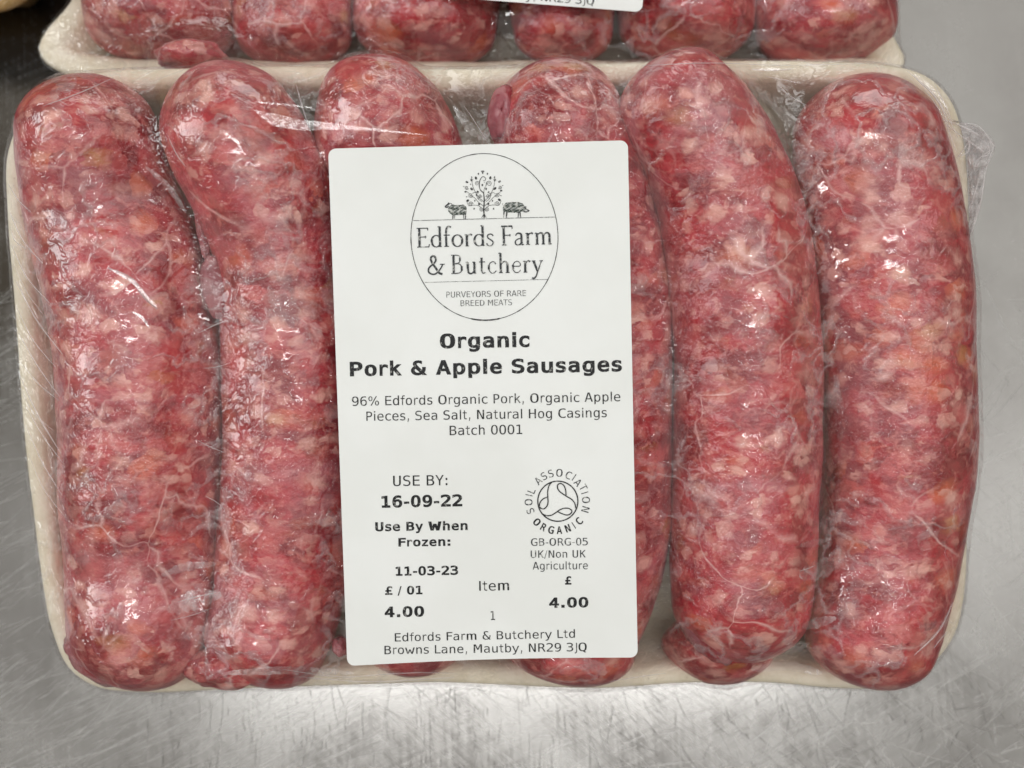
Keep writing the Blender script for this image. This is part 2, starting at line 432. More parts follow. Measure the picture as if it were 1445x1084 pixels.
tray3, _ = tray("food_tray", tan_loc, flat(0.026), M_tan, depth=0.0255, rimw=1.3)
tag(tray3, "rounded tan tray corner poking in at the top left corner of the photo", "food tray")

# ------------------------------------------------------------------ sausages
SPH = []      # spheres of the front sausages in the tray frame (for the film), and of the back ones
SPHB = []
def lumpy(p, seed, amp):
    v = Vector((p[0] * 55 + seed, p[1] * 55, p[2] * 55)); u = Vector((p[0] * 160, p[1] * 160 + seed, p[2] * 160))
    s = Vector((p[0] * 420, p[1] * 420 + seed, p[2] * 420))
    return (mnoise.noise(v) * 1.5 + mnoise.noise(u) * 0.6 + mnoise.noise(s) * 0.22) * amp
def sausage(ctrl, mat, seed, frame, label, group, store, NU=110, NV=72, capa=0.9, capb=0.9, amp=0.00045, squash=1.0):
    """ctrl rows: photo x, y, radius in photo px, height (m) of the centre line"""
    c = catmull(ctrl, 220)
    f = P if frame == 'tray' else PT
    pts = np.array([f(x, y, h) for x, y, r, h in c])
    depth = (pts - CAM) @ FWD
    R = c[:, 2] * depth / FPX
    nrm = TN if frame == 'tray' else np.array([0, 0, 1.0])
    s = np.r_[0, np.cumsum(np.linalg.norm(np.diff(pts, axis=0), axis=1))]; Ltot = s[-1]
    # rings get denser at both ends
    u = np.linspace(0, 1, NU); u = 0.5 - 0.5 * np.cos(math.pi * u); u = u * 0.75 + np.linspace(0, 1, NU) * 0.25
    q = u * Ltot
    C = np.stack([np.interp(q, s, pts[:, j]) for j in range(3)], 1); r = np.interp(q, s, R)
    la = r[0] * capa; lb = r[-1] * capb
    ea = np.clip(q / la, 0, 1); eb = np.clip((Ltot - q) / lb, 0, 1)
    prof = np.sqrt(np.clip(1 - (1 - ea) ** 2.3, 0, 1)) * np.sqrt(np.clip(1 - (1 - eb) ** 2.2, 0, 1))
    rr = r * np.maximum(prof, 0.012)
    T = np.gradient(C, axis=0); T /= np.linalg.norm(T, axis=1)[:, None]
    U = nrm - (T @ nrm)[:, None] * T; U /= np.linalg.norm(U, axis=1)[:, None]
    B = np.cross(T, U)
    th = np.linspace(0, 2 * math.pi, NV, endpoint=False)
    V = np.zeros((NU, NV, 3))
    for i in range(NU):
        for j in range(NV):
            d = B[i] * math.cos(th[j]) + U[i] * math.sin(th[j]) * squash
            p = C[i] + d * rr[i]
            V[i, j] = p + d * lumpy(p, seed * 3.7, amp) * prof[i]
    st = (C - 0, rr)
    store.append(V.copy())
    V = V.reshape(-1, 3)
    o = make("sausage", V, grid_faces(NU, NV) + [tuple(range(NV))[::-1], tuple((NU - 1) * NV + k for k in range(NV))], mat)
    tag(o, label, "sausage", group)
    return o

GF = "sausages in the front tray"; GB = "sausages in the back tray"
h0 = -0.0035
s1 = sausage([(116, 104, 92, .005), (124, 200, 101, .001), (150, 300, 113, h0), (181, 400, 117, h0), (198, 500, 117, h0), (201, 600, 115, h0), (201, 700, 113, h0),
              (202, 800, 107, h0), (194, 880, 101, -.001), (164, 964, 82, .000)], M_meat[0], 1, 'tray',
             "thick red sausage at the left end of the front tray, against its left wall", GF, SPH, capb=0.75)
s2 = sausage([(280, 92, 66, .009), (312, 160, 92, .005), (360, 250, 100, .002), (398, 350, 98, -.002), (414, 450, 101, -.003), (418, 550, 103, -.003), (414, 650, 101, -.003),
              (407, 750, 98, -.003), (392, 850, 92, -.002), (350, 964, 88, .001)], M_meat[1], 2, 'tray',
             "sausage just left of the white label with shiny film glints near its top", GF, SPH, capa=1.0, capb=0.7)
s3 = sausage([(474, 92, 58, .006), (524, 158, 95, .001), (570, 260, 98, -.003), (590, 400, 100, -.004), (596, 600, 100, -.004), (590, 780, 98, -.003), (585, 880, 88, -.003), (590, 956, 72, -.001)], M_meat[2], 3, 'tray',
             "sausage mostly hidden under the left half of the white label", GF, SPH, capa=1.3)
s4 = sausage([(758, 90, 74, .006), (786, 170, 94, .001), (822, 280, 101, -.003), (843, 400, 102, -.0035), (848, 520, 101, -.0035), (849, 650, 101, -.0035), (838, 780, 101, -.0035),
              (806, 880, 98, -.001), (788, 962, 94, .000)], M_meat[0], 4, 'tray',
             "sausage mostly hidden under the right half of the white label", GF, SPH, capb=0.6)
s7 = sausage([(1010, 860, 78, -.008), (1012, 910, 84, -.004), (1008, 966, 84, -.001)], M_meat[2], 7, 'tray',
             "short dark red sausage end showing below the large curved sausage right of the label", GF, SPH, NU=60)
s5 = sausage([(916, 88, 68, .004), (950, 140, 88, .004), (992, 205, 97, .003), (1030, 300, 103, .001), (1047, 400, 103, .001), (1055, 500, 104, .001), (1055, 620, 104, .001), (1051, 760, 103, .001),
              (1047, 850, 98, .002), (1044, 936, 88, .005)], M_meat[1], 5, 'tray',
             "long curved sausage immediately right of the white label, overlapping the tray rim at top", GF, SPH, capa=0.65)
s6 = sausage([(1214, 104, 82, .003), (1222, 190, 102, .000), (1240, 300, 114, h0), (1255, 400, 114, h0), (1264, 500, 109, h0), (1269, 600, 107, h0), (1263, 700, 103, h0), (1251, 800, 99, h0),
              (1234, 880, 94, -.001), (1214, 968, 84, .000)], M_meat[2], 6, 'tray',
             "fat sausage at the right end of the front tray, beside the loose film tuft", GF, SPH, capb=0.7)

zb = ZB - 0.0045 + 0.0015
bl = [("back tray sausage at its far left, above the red trimmed end", [(236, 84, 100, zb), (232, 20, 110, zb), (228, -80, 112, zb), (236, -300, 108, zb), (250, -560, 98, zb)]),
      ("back tray sausage second from the left with a bright wet streak and yellow fleck", [(415, 92, 74, zb), (414, 30, 84, zb), (412, -80, 90, zb), (415, -300, 90, zb), (425, -560, 88, zb)]),
      ("back tray sausage third from the left, left of the cut-off white label", [(598, 92, 92, zb), (602, 30, 101, zb), (604, -80, 104, zb), (600, -300, 100, zb), (600, -560, 92, zb)]),
      ("back tray sausage directly under the corner of the cut-off white label", [(795, 86, 62, zb), (794, 20, 74, zb), (790, -80, 82, zb), (785, -300, 84, zb), (785, -560, 84, zb)]),
      ("back tray sausage just right of the cut-off white label", [(965, 84, 88, zb), (966, 20, 97, zb), (962, -80, 98, zb), (955, -300, 96, zb), (945, -560, 92, zb)]),
      ("back tray sausage at its far right end", [(1170, 90, 92, zb), (1164, 20, 99, zb), (1150, -80, 99, zb), (1135, -300, 97, zb), (1120, -560, 90, zb)])]
for i, (lab, ct) in enumerate(bl):
    sausage(ct, M_meat[(i + 1) % 3], 20 + i, 'table', lab, GB, SPHB, capa=0.55)

# small ends and sacs of casing: parts of their sausage
def blob(name, x, y, rx, ry, h, thick, ang, mat, parent, seed, amp=0.16, frame='tray', store=None):
    f = P if frame == 'tray' else PT
    c = f(x, y, h); sp = ((c - CAM) @ FWD) / FPX
    n1 = TN if frame == 'tray' else np.array([0, 0, 1.0]); t1 = TX; t2 = np.cross(n1, t1)
    a = math.radians(ang); e1 = t1 * math.cos(a) + t2 * math.sin(a); e2 = -t1 * math.sin(a) + t2 * math.cos(a)
    V = []; nu, nv = 28, 40
    for i in range(nu):
        ph = math.pi * min(max(i / (nu - 1), 0.002), 0.998)
        for j in range(nv):
            th = 2 * math.pi * j / nv
            d = Vector((math.sin(ph) * math.cos(th), math.sin(ph) * math.sin(th), math.cos(ph)))
            k = 1 + amp * (mnoise.noise(d * 1.6 + Vector((seed, 0, 0))) + 0.5 * mnoise.noise(d * 4 + Vector((0, seed, 0))) + 0.3 * mnoise.noise(d * 9 + Vector((0, seed, 0))))
            V.append(c + (e1 * d.x * rx * sp + e2 * d.y * ry * sp + n1 * d.z * thick) * k)
    if store is not None:
        store.append(np.array(V).reshape(nu, nv, 3))
    return make(name, V, grid_faces(nu, nv) + [tuple(range(nv)), tuple((nu - 1) * nv + k for k in range(nv))][::-1], mat, parent)
blob("casing_end", 158, 926, 72, 38, .002, .0075, -24, M_casing, s1, 1, 0.12, store=SPH)
blob("casing_end", 305, 406, 21, 46, .004, .0035, 8, M_casing, s2, 2, 0.12)
blob("casing_end", 287, 330, 9, 40, .003, .002, 8, M_casing, s2, 3, 0.2)
blob("casing_end", 322, 940, 60, 30, .003, .0075, 2, M_meat[1], s2, 4, 0.16, store=SPH)
blob("casing_end", 480, 912, 11, 14, .004, .003, 20, M_casing, s3, 5, 0.2)
blob("casing_end", 708, 158, 20, 40, .006, .004, -10, M_casing, s4, 6, 0.15)
blob("casing_end", 1004, 880, 40, 62, .004, .0065, 30, M_casing, s5, 7, 0.12)
tail = blob("sausage_end", 270, 80, 50, 20, ZB + .0125, .0062, 0, M_meat[0], None, 8, 0.16, 'table', SPHB)
tag(tail, "small glossy red lump of sausage end lying on the rim between the two trays", "sausage end")

# ------------------------------------------------------------------ cling film draped over a tray
def drape(name, outline, spheres, to_local, from_local, mat, parts_mat=None, gs=0.0005, it=260, lab=None):
    lo = outline.min(0) - 0.006; hi = outline.max(0) + 0.006
    X = np.arange(lo[0], hi[0], gs); Y = np.arange(lo[1], hi[1], gs)
    H = np.full((len(Y), len(X)), -0.02)
    for G_ in spheres:
        A = to_local(G_.reshape(-1, 3)).reshape(G_.shape); K = 6
        A = np.concatenate([A, A[:, :1]], 1)
        u = np.arange(K) / K
        B = (A[:-1, None] * (1 - u)[None, :, None, None] + A[1:, None] * u[None, :, None, None]).reshape(-1, A.shape[1], 3)
        B = (B[:, :-1, None] * (1 - u)[None, None, :, None] + B[:, 1:, None] * u[None, None, :, None]).reshape(-1, 3)
        ix = np.round((B[:, 0] - X[0]) / gs).astype(int); iy = np.round((B[:, 1] - Y[0]) / gs).astype(int)
        ok = (ix >= 0) & (ix < len(X)) & (iy >= 0) & (iy < len(Y))
        np.maximum.at(H, (iy[ok], ix[ok]), B[ok, 2])
    # the rim ring is an obstacle too
    c0 = outline.mean(0)
    ang = np.arctan2(outline[:, 1] - c0[1], outline[:, 0] - c0[0]); rad = np.hypot(*(outline - c0).T)
    o = np.argsort(ang); an = np.r_[ang[o] - 2 * math.pi, ang[o], ang[o] + 2 * math.pi]; ra = np.r_[rad[o], rad[o], rad[o]]
    GX, GY = np.meshgrid(X, Y); ga = np.arctan2(GY - c0[1], GX - c0[0]); gr = np.hypot(GX - c0[0], GY - c0[1])
    ro = np.interp(ga, an, ra)
    ring = (gr < ro) & (gr > ro - 0.0045)
    H[ring] = np.maximum(H[ring], 0.0001)
    solid = H > -0.0199
    # outline of the film: the rim, pushed out where a sausage overhangs it
    NA = 720; th = np.linspace(-math.pi, math.pi, NA, endpoint=False); rf = np.interp(th, an, ra)
    bi = ((ga + math.pi) / (2 * math.pi) * NA).astype(int) % NA
    over = (H > -0.001) & (gr > ro)
    np.maximum.at(rf, bi[over], gr[over] + 0.0004)
    k = np.exp(-np.linspace(-2, 2, 13) ** 2); k /= k.sum()
    r2 = np.convolve(np.r_[rf[-20:], rf, rf[:20]], k, 'same')[20:-20]; rf = np.maximum(rf, r2) * 0.6 + r2 * 0.4 + 0.0003
    inside = gr < np.interp(ga, np.r_[th - 2*math.pi, th, th + 2*math.pi], np.r_[rf, rf, rf]) + 0.0008
    F = np.where(inside, np.maximum(H, -0.001), -0.002)
    Hc = np.where(solid, H, -0.02) + 0.0003
    for q in range(it):
        A = F.copy()
        F[1:-1, 1:-1] = 0.25 * (A[2:, 1:-1] + A[:-2, 1:-1] + A[1:-1, 2:] + A[1:-1, :-2])
        F = np.maximum(F, Hc); F[~inside] = np.minimum(F[~inside], -0.0015)
    def hz(x, y):
        fx = np.clip((np.asarray(x) - X[0]) / gs, 0, len(X) - 2); fy = np.clip((np.asarray(y) - Y[0]) / gs, 0, len(Y) - 2)
        i = fx.astype(int); j = fy.astype(int); a = fx - i; b = fy - j
        return F[j, i]*(1-a)*(1-b) + F[j, i+1]*a*(1-b) + F[j+1, i]*(1-a)*b + F[j+1, i+1]*a*b
    fr = np.r_[np.linspace(0.001, 0.9, 120), np.linspace(0.903, 1.0, 34)]
    rows = []
    for f in fr:
        x = c0[0] + np.cos(th) * rf * f; y = c0[1] + np.sin(th) * rf * f
        rows.append(np.c_[x, y, hz(x, y)])
    last = rows[-1]
    for dr, dz in ((0.0004, -0.0012), (0.0002, -0.0026), (-0.0012, -0.0045), (-0.004, -0.009), (-0.008, -0.018)):
        x = c0[0] + np.cos(th) * (rf + dr); y = c0[1] + np.sin(th) * (rf + dr)
        rows.append(np.c_[x, y, np.minimum(last[:, 2], 0.0) + dz])
    V = from_local(np.vstack(rows))
    ob = make(name, V, grid_faces(len(rows), NA), mat)
    return ob, hz
film1, hz1 = drape("cling_film", OUT, SPH, loc, unl, M_film)
tag(film1, "clear crinkled cling film stretched over the front tray of sausages", "cling film")
film2, hz2 = drape("cling_film", OUTB, SPHB, lambda p: np.asarray(p) - np.array([0, 0, ZB]), lambda q: np.asarray(q) + np.array([0, 0, ZB]), M_film, gs=0.0007, it=160)
tag(film2, "clear cling film over the back tray of sausages at the top edge", "cling film")

# folds and stretch lines of the film: raised narrow ribbons following its surface
def on_film(x, y, extra=0.0003):
    h = 0.005
    for _ in range(8):
        q = loc(P(x, y, h)); h = 0.5 * h + 0.5 * (float(hz1(q[0], q[1])) + extra)
    return P(x, y, h)
def fold(pts, wpx, mat=None, lift=0.0003, arch=0.5, n=28, parent=None):
    c = catmull([(x, y) for x, y in pts], n)
    Q = np.array([on_film(x, y, lift) for x, y in c])
    T = np.gradient(Q, axis=0); T /= np.linalg.norm(T, axis=1)[:, None]
    B = np.cross(T, TN); B /= np.linalg.norm(B, axis=1)[:, None]
    V = []; na = 5
    for i in range(n):
        u = i / (n - 1); ww = wpx * S * (0.25 + 0.75 * math.sin(math.pi * u) ** 0.7) * (0.8 + 0.4 * random.random())
        for a in range(na):
            v = a / (na - 1) * 2 - 1
            V.append(Q[i] + B[i] * v * ww * 0.5 + TN * (1 - v * v) * ww * arch)
    return make("film_fold", V, grid_faces(n, na, False), mat or M_fold, parent or film1)
for x0, y0, x1, y1, wd in [(14, 300, 60, 372, 2.4), (16, 345, 72, 430, 2.0), (22, 395, 88, 500, 2.6), (22, 430, 80, 520, 1.8), (26, 470, 84, 560, 2.2), (28, 530, 86, 640, 2.8),
                           (30, 512, 84, 566, 1.6), (34, 570, 90, 655, 1.8), (36, 600, 88, 700, 1.8), (12, 260, 44, 300, 1.6), (40, 640, 92, 730, 1.4),
                           (18, 370, 66, 450, 1.2), (30, 550, 78, 610, 1.2), (14, 320, 40, 352, 1.4)]:
    fold([(x0, y0), ((x0 + x1) / 2 + random.uniform(-3, 3) - 3, (y0 + y1) / 2 + 4), (x1, y1)], wd)
for pts, wd in [([(60, 150), (110, 132), (160, 110)], 2), ([(152, 378), (185, 395), (210, 425), (222, 436)], 6), ([(186, 440), (200, 448), (210, 462)], 4),  # wider ribbons here stand in for highlight streaks on the left sausage
                
                ([(1280, 100), (1310, 125), (1335, 160), (1352, 195)], 2.5), ([(1290, 108), (1322, 140), (1340, 180)], 3), ([(1296, 112), (1328, 160), (1350, 215)], 1.8),
                ([(1060, 98), (1090, 99), (1120, 97)], 3), ([(905, 93), (1000, 89), (1100, 92), (1220, 90)], 1.6),
                ([(400, 945), (480, 955), (560, 950)], 2), ([(420, 955), (520, 962), (640, 956)], 2.5),
                ([(1290, 925), (1325, 890), (1345, 850)], 3),
                ]:
    fold(pts, wd)

for pts, wd in [([(236, 862), (270, 848), (312, 838)], 26), ([(228, 812), (262, 800), (305, 796)], 12), ([(1128, 812), (1150, 806), (1186, 792)], 26), ([(1132, 884), (1150, 880), (1180, 872)], 14),
                ([(1128, 770), (1150, 766), (1172, 760)], 9), ([(318, 950), (400, 946), (500, 950)], 12), ([(1060, 945), (1110, 940), (1160, 950)], 14), ([(640, 150), (668, 185), (690, 196)], 12),
                ([(205, 235), (236, 262), (262, 300)], 8), ([(1100, 150), (1122, 176), (1140, 200)], 14)]:
    fold(pts, wd, M_haze, arch=0.03)  # pale wide ribbons paint a milky haze across the gaps
for x0, y0, x1, y1, wd in [(280, 470, 322, 452, 1.6), (286, 520, 325, 512, 1.2), (276, 620, 320, 640, 1.4), (290, 700, 318, 720, 1.2), (236, 190, 262, 236, 1.6), (250, 850, 306, 836, 1.8), (240, 876, 300, 858, 1.2),
                           (1128, 806, 1150, 798, 1.6), (418, 120, 440, 190, 2.0), (655, 150, 690, 205, 1.6), (1098, 120, 1140, 150, 1.6), (1080, 108, 1130, 118, 1.8), (1318, 915, 1338, 890, 2.0),
                           (1318, 118, 1344, 172, 2.4), (1288, 104, 1322, 130, 2.0), (540, 952, 640, 950, 1.6), (860, 962, 940, 950, 1.6), (430, 958, 500, 956, 1.4)]:
    fold([(x0, y0), ((x0 + x1) / 2 + random.uniform(-3, 3), (y0 + y1) / 2 + random.uniform(-2, 3)), (x1, y1)], wd)

# film facets added as highlight streaks, each tilted to mirror the ceiling tube
def glint_facet(poly_px, h, lampdir, parent, tilt_extra=0.0, mat=None):
    cxy = np.mean(poly_px, axis=0); c = P(cxy[0], cxy[1], h)
    v = CAM - c; v /= np.linalg.norm(v); l = np.array(lampdir) - c; l /= np.linalg.norm(l)
    nn = v + l; nn /= np.linalg.norm(nn)
    V = []
    for x, y in poly_px:
        d = ray(x, y); t = ((c - CAM) @ nn) / (d @ nn); V.append(CAM + d * t)
    k = len(V) // 2; F = [(i, i + 1, len(V) - 2 - i, len(V) - 1 - i) for i in range(k - 1)]
    return make("film_fold", V, F, mat or M_smooth, parent)
tube = (0.0, -0.17, 1.55)
glint_facet([(1292, 104), (1318, 124), (1338, 152), (1335, 153), (1315, 128), (1290, 106)], 0.0022, (0.3, -0.17, 1.55), film1)
glint_facet([(1062, 98), (1080, 96), (1100, 97), (1100, 99), (1080, 100), (1062, 100)], 0.0024, (0.2, -0.17, 1.55), film1)
up = [(358, 155), (385, 160), (420, 168), (470, 174), (520, 180), (600, 190)]
dn = [(600, 191), (520, 184), (470, 183), (420, 184), (385, 178), (370, 166)]
glint_facet(up + dn, 0.0175, (-0.1, -0.17, 1.55), film1)
glint_facet([(362, 143), (400, 146), (440, 151), (440, 153), (400, 149), (366, 146)], 0.0172, (-0.1, -0.17, 1.55), film1)
glint_facet([(160, 380), (190, 396), (222, 432), (220, 434), (186, 400), (158, 383)], 0.0165, (-0.3, -0.17, 1.55), film1)
glint_facet([(188, 439), (202, 446), (212, 462), (210, 463), (199, 450), (187, 442)], 0.0165, (-0.3, -0.17, 1.55), film1)

# loose tuft of film sticking out on the right
def tuft():
    A = catmull([(1340, 168), (1352, 176), (1362, 200), (1366, 240), (1368, 290), (1366, 335)], 44)
    B = catmull([(1356, 172), (1382, 180), (1404, 206), (1392, 238), (1384, 290), (1368, 338)], 44)
    for layer in range(2):
        V = []; nv = 26
        for i in range(44):
            for j in range(nv):
                u = j / (nv - 1); x = A[i, 0] * (1 - u) + B[i, 0] * u * (1 - 0.01 * layer) + 0; y = A[i, 1] * (1 - u) + B[i, 1] * u
                x = A[i, 0] + (B[i, 0] - A[i, 0]) * u * (1 - 0.12 * layer)
                c = mnoise.cell_vector(Vector((i / 6.0, j / 5.0, layer * 7.3)))
                z = -0.0015 + 0.003 * abs(mnoise.noise(Vector((x / 15, y / 22, layer * 5)))) * 2 + 0.0012 * abs(mnoise.noise(Vector((x / 6 + y / 30, y / 12, layer * 9 + 2)))) * 2 - 0.0006 * layer
                V.append(P(x, y, z))
        make("film_tuft", V, grid_faces(44, nv, False), M_loose, film1, smooth=False)
tuft()
def rib(pts, w, h0_, h1_):
    c = catmull([(x, y) for x, y in pts], 20); V = []
    hh = np.linspace(h0_, h1_, 20)
    Q = np.array([P(x, y, h) for (x, y), h in zip(c, hh)])
    T = np.gradient(Q, axis=0); T /= np.linalg.norm(T, axis=1)[:, None]; B = np.cross(T, TN)
    for i in range(20):
        for v in (-1, -0.4, 0.4, 1): V.append(Q[i] + B[i] * v * w * S * 0.5 + TN * (1 - v * v) * w * S * 0.6)
    make("film_fold", V, grid_faces(20, 4, False), M_fold, film1)
for p_, w_ in [([(1328, 168), (1352, 176), (1380, 190)], 3.0), ([(1336, 176), (1362, 196), (1386, 212)], 2.2), ([(1354, 174), (1380, 178), (1403, 206)], 1.6), ([(1403, 206), (1392, 236), (1384, 285), (1370, 330)], 1.8),
               ([(1352, 222), (1362, 208), (1368, 200), (1366, 214), (1356, 220)], 2.4), ([(1375, 240), (1380, 226), (1398, 212)], 2), ([(1369, 300), (1376, 270), (1388, 236)], 1.6),
               ([(1388, 214), (1394, 206), (1396, 216), (1388, 222)], 2.0)]:
    rib(p_, w_, 0.0012, 0.0022)

# ------------------------------------------------------------------ the printed label
HL = 0.0156
def wav(x, y):
    return 0.00032 * math.sin(x / 48.0 + y / 300.0) + 0.00016 * math.sin(y / 90.0 + 1) - 0.0000000052 * (y - 560) ** 2 - 1.0e-8 * max(0, 540 - x) ** 2 * (1 if y > 800 else 0)
def LP(x, y, extra=0.0):
    return P(x, y, HL + wav(x, y) + extra)
TL, TR, BR, BL = [np.array(a, float) for a in ((463, 210), (886, 198), (900, 928), (490, 940))]
def label_mesh(name, corners, fn, nx, ny, rad, mat, thick=0.00006, bow=None):
    TL, TR, BR, BL = corners
    V = []; keep = []
    W = np.linalg.norm(TR - TL); Hh = np.linalg.norm(BL - TL)
    # rounded rectangle: squeeze each row in near the corners
    vs = np.r_[0, rad * (1 - np.cos(np.linspace(0.25, math.pi / 2, 7))), np.linspace(rad, Hh - rad, ny)[1:-1], Hh - rad * (1 - np.cos(np.linspace(math.pi / 2, 0.25, 7))), Hh] / Hh
    for v in vs:
        dy = min(v, 1 - v) * Hh; ins = 0
        if dy < rad: ins = rad - math.sqrt(max(rad ** 2 - (rad - dy) ** 2, 0))
        for i in range(nx):
            u = (ins + (W - 2 * ins) * i / (nx - 1)) / W
            p = (TL * (1 - u) + TR * u) * (1 - v) + (BL * (1 - u) + BR * u) * v
            if bow is not None: p = p + np.array([0, bow * math.sin(math.pi * u) * (v - 0.0)])
            V.append(fn(p[0], p[1]))
    nr = len(vs); n = nr * nx; V = np.array(V)
    nd = np.cross(V[1] - V[0], V[nx] - V[0]); nd /= -np.linalg.norm(nd)
    V2 = V - nd * thick
    F = grid_faces(nr, nx, False); F2 = [tuple(n + k for k in f[::-1]) for f in F]
    per = [i for i in range(nx)] + [r * nx + nx - 1 for r in range(1, nr)] + [(nr - 1) * nx + i for i in range(nx - 2, -1, -1)] + [r * nx for r in range(nr - 2, 0, -1)]
    m_ = len(per); b_ = 2 * n
    E = [(b_ + k, b_ + (k + 1) % m_, b_ + m_ + (k + 1) % m_, b_ + m_ + k) for k in range(m_)]
    o = make(name, np.vstack([V, V2, V[per], V2[per]]), F + F2 + E, mat)
    o.data.polygons.foreach_set('use_smooth', [True] * len(F) + [False] * (len(F2) + len(E)))
    return o
label1 = label_mesh("product_label", (TL, TR, BR, BL), lambda x, y: LP(x, y), 40, 60, 11, M_paper, bow=-3.5)
tag(label1, "white printed product label for organic pork and apple sausages stuck on the film", "label")

